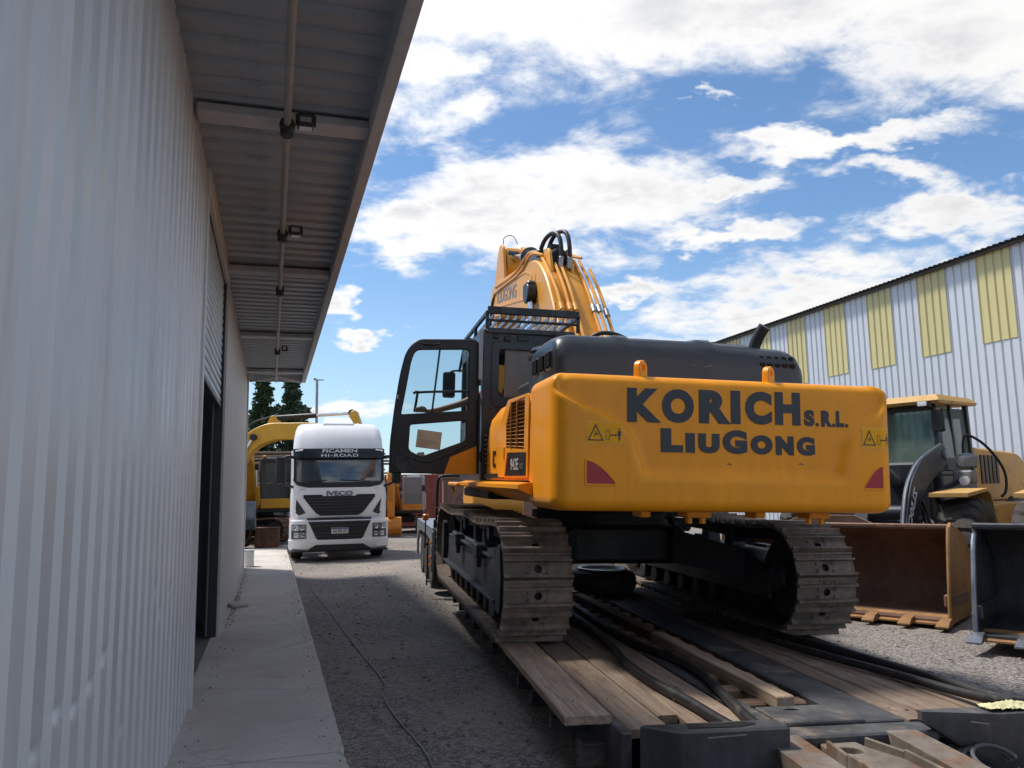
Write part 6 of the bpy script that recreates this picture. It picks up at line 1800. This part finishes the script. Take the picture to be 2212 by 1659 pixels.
# yellow machine facing the camera behind it
far_excavator('yellow excavator facing the camera with its arm hanging down, left of the truck', frame((-9.45, 29.2, 0), 180 + 14), YELLOW, CABGREY,
    [(.4, 1.3), (.9, 1.25), (2.6, 2.75), (4.3, 2.95), (4.5, 3.2), (4.3, 3.45), (2.5, 3.3), (.4, 1.8)],
    [(4.15, 3.3), (4.4, 3.75), (4.65, 3.6), (4.75, 3.0), (4.6, 1.35), (4.35, 1.25), (4.15, 2.6)], (4.35, 1.05),
    rods=[((1.2, 1.15), (2.45, 2.6), (-.14, .58), .05), ((4.75, 2.4), (4.55, 3.5), (.22,), .05)], bucketm=mat('blue_grey_steel', (.16, .19, .23), .5, .2, .2, 4), extra='paint', under=62)
# small orange machine right of the truck
far_excavator('small orange excavator with a pale grey cab right of the truck', frame((-4.75, 33.4, 0), 180 + 4), ORANGE_OLD, PALECAB,
    [(.4, 1.3), (.9, 1.25), (2.4, 2.35), (3.6, 2.5), (3.8, 2.75), (3.5, 3.0), (2.2, 2.9), (.4, 1.8)],
    [(3.4, 2.7), (3.6, 3.2), (3.85, 3.1), (3.95, 2.5), (3.75, .9), (3.5, .85), (3.35, 2.2)], (3.5, .5), s=.78,
    rods=[((1.2, 1.15), (2.3, 2.3), (-.14, .58), .05)], bucketm=ORANGE_OLD, extra='paint', cabglass=glass('bright_dusty_glass', (.72, .78, .80), .35, .1, (.42, .45, .46)))

# rusty drum, skip, container, boundary wall
t = thing('rusty_box', 'rusty steel box standing on the gravel left of the truck', 'box', frame((-7.92, 25.6, 0), 10))
MB().box((0, 0, .31), (.72, .5, .62), .02).build('box_shell', RUSTY, t)
for z in (.30, .60):
    MB().box((0, 0, z), (.75, .53, .03), .005).build('rib', RUSTY, t)
BRICKRED = mat('faded_red_paint', (.23, .055, .04), .6, 0, .15, 1.5, (.2, .10, .07), .35, 2)
BROWNBIN = mat('brown_bin_paint', (.22, .125, .095), .7, 0, .12, 1.5, (.27, .16, .11), .4, 2)
t = thing('steel_bin', 'tall brown rusty steel bin behind the trailer', 'bin', frame((-.55, 24.6, 0), 6))
MB().box((0, 0, 1.05), (3.3, 2.2, 1.98), .03).build('bin_shell', BROWNBIN, t)
for x in (-1.5, -.5, .5, 1.5):
    MB().box((x, -1.12, 1.03), (.08, .05, 1.9), .01).build('rib', BROWNBIN, t)
MB().box((0, 0, 2.06), (3.36, 2.26, .07), .01).build('top_rim', BROWNBIN, t)
MB().text('628', .34, .85, axes((-1.30, -1.103, 1.25), (1, 0, 0), (0, 0, 1), (0, -1, 0)), .02, .002).build('lettering', mat('faint_lettering', (.13, .08, .065), .7), t, 0)
MB().box((-.55, -1.12, .62), (.30, .02, .55), .004).box((-.55, -1.123, .62), (.95, .02, .16), .004).build('welded_patch', mat('patch_tan', (.42, .25, .17), .7), t)
t = thing('shipping_container', 'faded red shipping container behind the small orange excavator', 'container', frame((-5.9, 38.5, 0), 3))
MB().box((0, 0, 1.25), (5.0, 2.4, 2.3), .03).build('container_shell', BRICKRED, t)
for k in range(20):
    MB().box((-2.35 + k * .247, -1.21, 1.25), (.11, .05, 2.1), .015).build('corrugation', BRICKRED, t)
for x in (-2.46, 2.46):
    MB().box((x, -1.2, 1.25), (.12, .1, 2.42), .01).build('corner_post', BRICKRED, t)
MB().box((0, -1.2, 2.4), (5.0, .1, .12), .01).box((0, -1.2, .12), (5.0, .1, .14), .01).build('rail', BRICKRED, t)
BLOCK = mat('pale_block', (.50, .50, .49), .9, 0, .12, 2, (.35, .33, .31), .3, 2)
t = thing('block_wall', 'pale concrete block wall closing the far side of the yard', 'wall', frame((-4, 46, 0), 4))
MB().box((0, .12, 1.04), (60, .12, 2.08)).build('wall_core', mat('mortar', (.33, .32, .31), .9), t)
bme = MB().box((0, 0, 0), (.59, .14, .285), .01).mesh('block', BLOCK, 30)
n_b = 0
for r_ in range(7):
    for k in range(40):
        x = -2 + k * .60 - 7 + (.3 if r_ % 2 else 0)
        inst('block', bme, t, Matrix.Translation((x, 0, .15 + r_ * .295))); n_b += 1
# timber rack between the yellow machines and the truck
t = thing('timber_rack', 'rack stacked with long weathered boards behind the yellow excavators', 'rack', frame((-8.2, 32.0, 0), 8))
for x in (-2.6, 0, 2.6):
    for y in (-.5, .5):
        MB().box((x, y, 1.75), (.12, .12, 3.5), .01).build('post', DARKSTEEL, t)
rr = random.Random(21)
OLDW = wood('old_grey_boards', (.30, .25, .20), (.2, .16, .13), .4)
for r_ in range(9):
    for k in range(4):
        L_ = rr.uniform(4.6, 6.2)
        o = MB().box((0, 0, 0), (L_, .2, .07), .006).build('board', OLDW, t)
        o.location = (rr.uniform(-.4, .4), -.42 + k * .27, 2.30 + r_ * .125 + rr.uniform(-.01, .01)); o.rotation_euler = (0, rr.uniform(-.01, .01), rr.uniform(-.02, .02))
for z in (2.2,):
    MB().box((0, 0, z), (5.6, 1.2, .1), .01).build('shelf', DARKSTEEL, t)
t = thing('low_shed', 'low far shed with a dark flat roof left of the conifers', 'shed', frame((-19, 43.5, 0), 5))
MB().box((0, 0, 2.1), (9, 5, 4.2), .02).build('wall', BLOCK, t)
MB().box((0, 0, 4.45), (9.8, 5.8, .35), .02).build('roof', DARKSTEEL, t)
# light pole
t = thing('light_pole', 'slender concrete light pole rising behind the white truck', 'pole', frame((-14.0, 56, 0), 10))
MB().cyl((0, 0, 0), (0, 0, 9.7), .12, .09, n=14).build('shaft', mat('pole_concrete', (.36, .35, .34), .85, 0, .15, 2), t)
MB().box((.12, 0, 9.72), (.7, .12, .08), .02).box((-.15, 0, 9.80), (.2, .12, .10), .02).build('cross_arm', mat('pole_steel', (.30, .30, .31), .6), t)

# ------------------------------------------------------------------ trees
def leafmat(name, col):
    m = bpy.data.materials.new(name); m.use_nodes = True
    t = NT(m.node_tree); b = m.node_tree.nodes['Principled BSDF']
    co = t.node('ShaderNodeTexCoord').outputs['Object']
    n = t.noise(co, 1.3, 4, .6); n2 = t.noise(co, 9.0, 3, .6)
    f = t.math('ADD', t.math('MULTIPLY', n, .6), t.math('MULTIPLY', n2, .4))
    c = t.mix(t.sstep(f, .35, .65), tuple(x * .6 for x in col) + (1,), tuple(x * 1.4 for x in col) + (1,))
    t.link(c, b.inputs['Base Color']); b.inputs['Roughness'].default_value = .7
    b.inputs['Specular IOR Level'].default_value = .25
    return m
CONIF = leafmat('conifer_green', (.06, .10, .05)); CONIF2 = leafmat('conifer_blue_green', (.07, .115, .068)); BUSHG = leafmat('bush_green', (.07, .11, .035))
BARK = mat('bark', (.09, .065, .05), .9, 0, .3, 6, bump=.5)


def sprig(mb, p, d, s, rr, w_=.35):
    d = d.normalized(); u = d.orthogonal().normalized()
    a = rr.uniform(0, 6.28); u = (u * math.cos(a) + d.cross(u) * math.sin(a))
    mb.add([p, p + d * s * .5 + u * s * w_, p + d * s, p + d * s * .5 - u * s * w_], [(0, 1, 2, 3)])


def conifer(label, x, y, h_, rad_, m, seed, dens=1.0, lean=0.0):
    rr = random.Random(seed)
    t = thing('conifer', label, 'tree', Matrix.Translation((x, y, 0)), 'trees behind the yard')
    MB().tube([(0, 0, 0), (lean * .3, 0, h_ * .4), (lean, 0, h_ * .96)], lambda k: .20 * (1 - k) + .02, 8).build('trunk', BARK, t)
    cr_ = MB(); br = MB()
    z = .5
    while z < h_ * .985:
        k = z / h_
        R0 = rad_ * (1 - k) ** .72 * (.72 + .28 * math.sin(z * 2.1 + seed)) + .08
        nb = int(6 + 5 * (1 - k))
        for i in range(nb):
            if rr.random() < .10: continue
            a = rr.uniform(0, 2 * PI); L_ = R0 * rr.uniform(.55, 1.22)
            up = rr.uniform(.05, .45) if k > .25 else rr.uniform(-.1, .3)
            d = Vector((math.cos(a), math.sin(a), up))
            p0 = Vector((lean * k, 0, z))
            if L_ > .35: br.tube([p0, p0 + d * L_ * .6, p0 + d * L_ * .95 + Vector((0, 0, .08))], lambda q: .022 * (1 - q) + .004, 4)
            ns = int((12 + L_ * 26) * dens)
            for q in range(ns):
                s_ = rr.uniform(.12, 1.0)
                p = p0 + d * (L_ * s_) + Vector((rr.gauss(0, .08), rr.gauss(0, .08), rr.gauss(0, .07) - .04 * s_))
                dd = d * rr.uniform(.2, 1) + Vector((rr.gauss(0, .55), rr.gauss(0, .55), rr.gauss(.18, .5)))
                sprig(cr_, p, dd, rr.uniform(.16, .34), rr, .30)
        z += rr.uniform(.10, .17) * (1.0 + .4 * (1 - k))
    cr_.build('crown', m, t, 0); br.build('branches', BARK, t, 0)


conifer('left of the two tall dark conifers behind the yard', -14.5, 45.5, 9.0, 1.9, CONIF, 3)
conifer('right of the two tall dark conifers behind the yard', -13.1, 46.5, 9.5, 2.1, CONIF2, 8)


def bush(label, x, y, h_, w_, m, seed, n=2500, upright=.4, name='bush'):
    rr = random.Random(seed)
    t = thing(name, label, 'bush', Matrix.Translation((x, y, 0)), 'bushes behind the yard')
    st_ = MB(); cr_ = MB()
    cl_ = [(rr.uniform(-.75, .75) * w_, rr.uniform(-.5, .5) * w_, rr.uniform(.45, .85) * h_, rr.uniform(.22, .40)) for k in range(14)]
    for c in cl_:
        st_.tube([(c[0] * .15, c[1] * .15, 0), (c[0] * .6, c[1] * .6, c[2] * .6), (c[0], c[1], c[2])], lambda q: .05 * (1 - q) + .012, 5)
    for q in range(n):
        c = rr.choice(cl_); r2 = c[3] * w_ * 1.1
        v = Vector((rr.gauss(0, 1), rr.gauss(0, 1), rr.gauss(0, .8))).normalized() * r2 * rr.random() ** .4
        p = Vector((c[0], c[1], c[2])) + v
        if p.z < .05: continue
        sprig(cr_, p, v * .6 + Vector((rr.gauss(0, .3), rr.gauss(0, .3), upright)), rr.uniform(.10, .24), rr, .28)
    st_.build('stems', BARK, t, 0); cr_.build('foliage', m, t, 0)


bush('tall light green bush beside the shed corner, left of the conifers', -15.6, 44.0, 5.6, 1.3, BUSHG, 4, 2600, .9)
bush('low dark green bush right of the conifers behind the truck', -11.6, 47.5, 5.2, 1.6, CONIF2, 9, 2600)
bush('green bush showing over the block wall', -3.4, 48.5, 2.9, 1.9, BUSHG, 14, 2600)
bush('green shrub behind the brown bin', -.6, 48.8, 2.8, 1.6, BUSHG, 15, 1800)

# ------------------------------------------------------------------ operator leaning out of the cab
def skinned(name, joints, edges, m, parent, root=0, sub=2):
    me = bpy.data.meshes.new(name); me.from_pydata([j[0] for j in joints], edges, [])
    o = bpy.data.objects.new(name, me); COL.objects.link(o)
    o.modifiers.new('s', 'SKIN')
    if not me.skin_vertices: me.attributes  # layer is created with the modifier below
    bpy.context.view_layer.objects.active = o
    if not me.skin_vertices:
        bpy.ops.mesh.customdata_skin_add()
    for i, j in enumerate(joints):
        me.skin_vertices[0].data[i].radius = (j[1], j[1]) if not hasattr(j[1], '__len__') else j[1]
        me.skin_vertices[0].data[i].use_root = (i == root)
    sb_ = o.modifiers.new('b', 'SUBSURF'); sb_.levels = sub; sb_.render_levels = sub
    dg = bpy.context.evaluated_depsgraph_get()
    nm_ = bpy.data.meshes.new_from_object(o.evaluated_get(dg))
    bpy.data.objects.remove(o)
    nm_.materials.clear(); nm_.materials.append(m); nm_.shade_smooth()
    r_ = bpy.data.objects.new(name, nm_); COL.objects.link(r_); r_.parent = parent
    return r_


SKIN = mat('skin', (.42, .24, .16), .55, 0, .06, 8)
PINK = mat('pink_shirt', (.50, .10, .17), .85, 0, .1, 5)
TROU = mat('dark_trousers', (.03, .035, .05), .9, 0, .15, 5)
pe = thing('person', 'person in a pink shirt leaning out of the cab, arm holding the open door rail', 'person', EX_F @ Matrix.Translation((-1.05, .70, 1.93)))
V0 = Vector((-1.05, .70, 1.93))
def rl(x, y, z): return tuple(Vector((x, y, z)) - V0)
J = [(rl(-1.05, .70, 2.00), (.15, .12)), (rl(-1.10, .68, 2.18), (.14, .11)), (rl(-1.18, .64, 2.38), (.16, .11)), (rl(-1.22, .63, 2.50), (.10, .09)), (rl(-1.24, .64, 2.58), .055), (rl(-1.26, .66, 2.66), .075), (rl(-1.27, .67, 2.76), .085), (rl(-1.275, .68, 2.84), .06),
     (rl(-1.40, .56, 2.49), .062), (rl(-1.66, .46, 2.37), .046), (rl(-1.92, .38, 2.285), .038), (rl(-2.06, .345, 2.255), .028), (rl(-2.13, .335, 2.265), (.036, .022)),
     (rl(-1.02, .74, 2.46), .062), (rl(-.90, .88, 2.24), .045), (rl(-.92, 1.08, 2.22), .036), (rl(-.93, 1.14, 2.22), .03),
     (rl(-.95, .78, 1.97), .085), (rl(-.93, 1.18, 1.98), .065), (rl(-.93, 1.22, 1.62), .05), (rl(-.93, 1.34, 1.53), .04),
     (rl(-1.17, .78, 1.97), .085), (rl(-1.2, 1.16, 1.98), .065), (rl(-1.2, 1.20, 1.62), .05), (rl(-1.2, 1.32, 1.53), .04)]
Ed = [(0, 1), (1, 2), (2, 3), (3, 4), (4, 5), (5, 6), (6, 7), (3, 8), (8, 9), (9, 10), (10, 11), (11, 12), (3, 13), (13, 14), (14, 15), (15, 16), (0, 17), (17, 18), (18, 19), (19, 20), (0, 21), (21, 22), (22, 23), (23, 24)]
# fingers closing round the rail
for k, (dz_, ln) in enumerate(((.022, .9), (.007, 1.0), (-.008, .95), (-.022, .8))):
    b0 = len(J)
    J += [(rl(-2.165, .325, 2.268 + dz_), .0105), (rl(-2.205 - .01 * ln, .30, 2.270 + dz_), .0095), (rl(-2.225, .275 - .01 * ln, 2.262 + dz_), .009), (rl(-2.205, .258, 2.255 + dz_), .008)]
    Ed += [(12, b0), (b0, b0 + 1), (b0 + 1, b0 + 2), (b0 + 2, b0 + 3)]
b0 = len(J)
J += [(rl(-2.11, .32, 2.295), .012), (rl(-2.15, .29, 2.305), .0105), (rl(-2.185, .275, 2.295), .009)]
Ed += [(12, b0), (b0, b0 + 1), (b0 + 1, b0 + 2)]
body = skinned('body', J, Ed, SKIN, pe)
skinned('shirt', [(rl(-1.05, .70, 2.02), (.165, .135)), (rl(-1.10, .68, 2.18), (.155, .125)), (rl(-1.18, .64, 2.38), (.175, .125)), (rl(-1.22, .63, 2.505), (.115, .10)), (rl(-1.23, .63, 2.55), .07), (rl(-1.40, .56, 2.49), .076), (rl(-1.53, .51, 2.43), .066), (rl(-1.02, .74, 2.46), .076), (rl(-.95, .82, 2.34), .066)],
        [(0, 1), (1, 2), (2, 3), (3, 4), (3, 5), (5, 6), (3, 7), (7, 8)], PINK, pe)
skinned('trousers', [(rl(-1.05, .70, 1.99), (.165, .135)), (rl(-.95, .80, 1.97), .098), (rl(-.93, 1.18, 1.98), .078), (rl(-.93, 1.22, 1.60), .064), (rl(-1.17, .80, 1.97), .098), (rl(-1.2, 1.16, 1.98), .078), (rl(-1.2, 1.20, 1.60), .064)],
        [(0, 1), (1, 2), (2, 3), (0, 4), (4, 5), (5, 6)], TROU, pe)
hr = MB()
hr.lathe(rl(-1.272, .665, 2.80), (-.03, -.15, 1), [(-.06, .088), (-.02, .095), (.03, .090), (.065, .066), (.085, .03), (.088, 0)], 20)
hr.build('hair', mat('dark_hair', (.02, .015, .012), .6, 0, .3, 30, bump=.5), pe)
for sx in (-1, 1):
    MB().lathe(rl(-1.262 + sx * .03, .752, 2.775), (0, 1, 0), [(0, .012), (.004, .008), (.006, 0)], 10).build('eye', mat('eye', (.05, .03, .02), .2), pe)
MB().loft([[rl(-1.272, .745, 2.775), rl(-1.262, .745, 2.775), rl(-1.267, .75, 2.78)], [rl(-1.28, .75, 2.74), rl(-1.254, .75, 2.74), rl(-1.267, .775, 2.742)], [rl(-1.276, .745, 2.73), rl(-1.258, .745, 2.73), rl(-1.267, .75, 2.728)]]).build('nose', SKIN, pe)
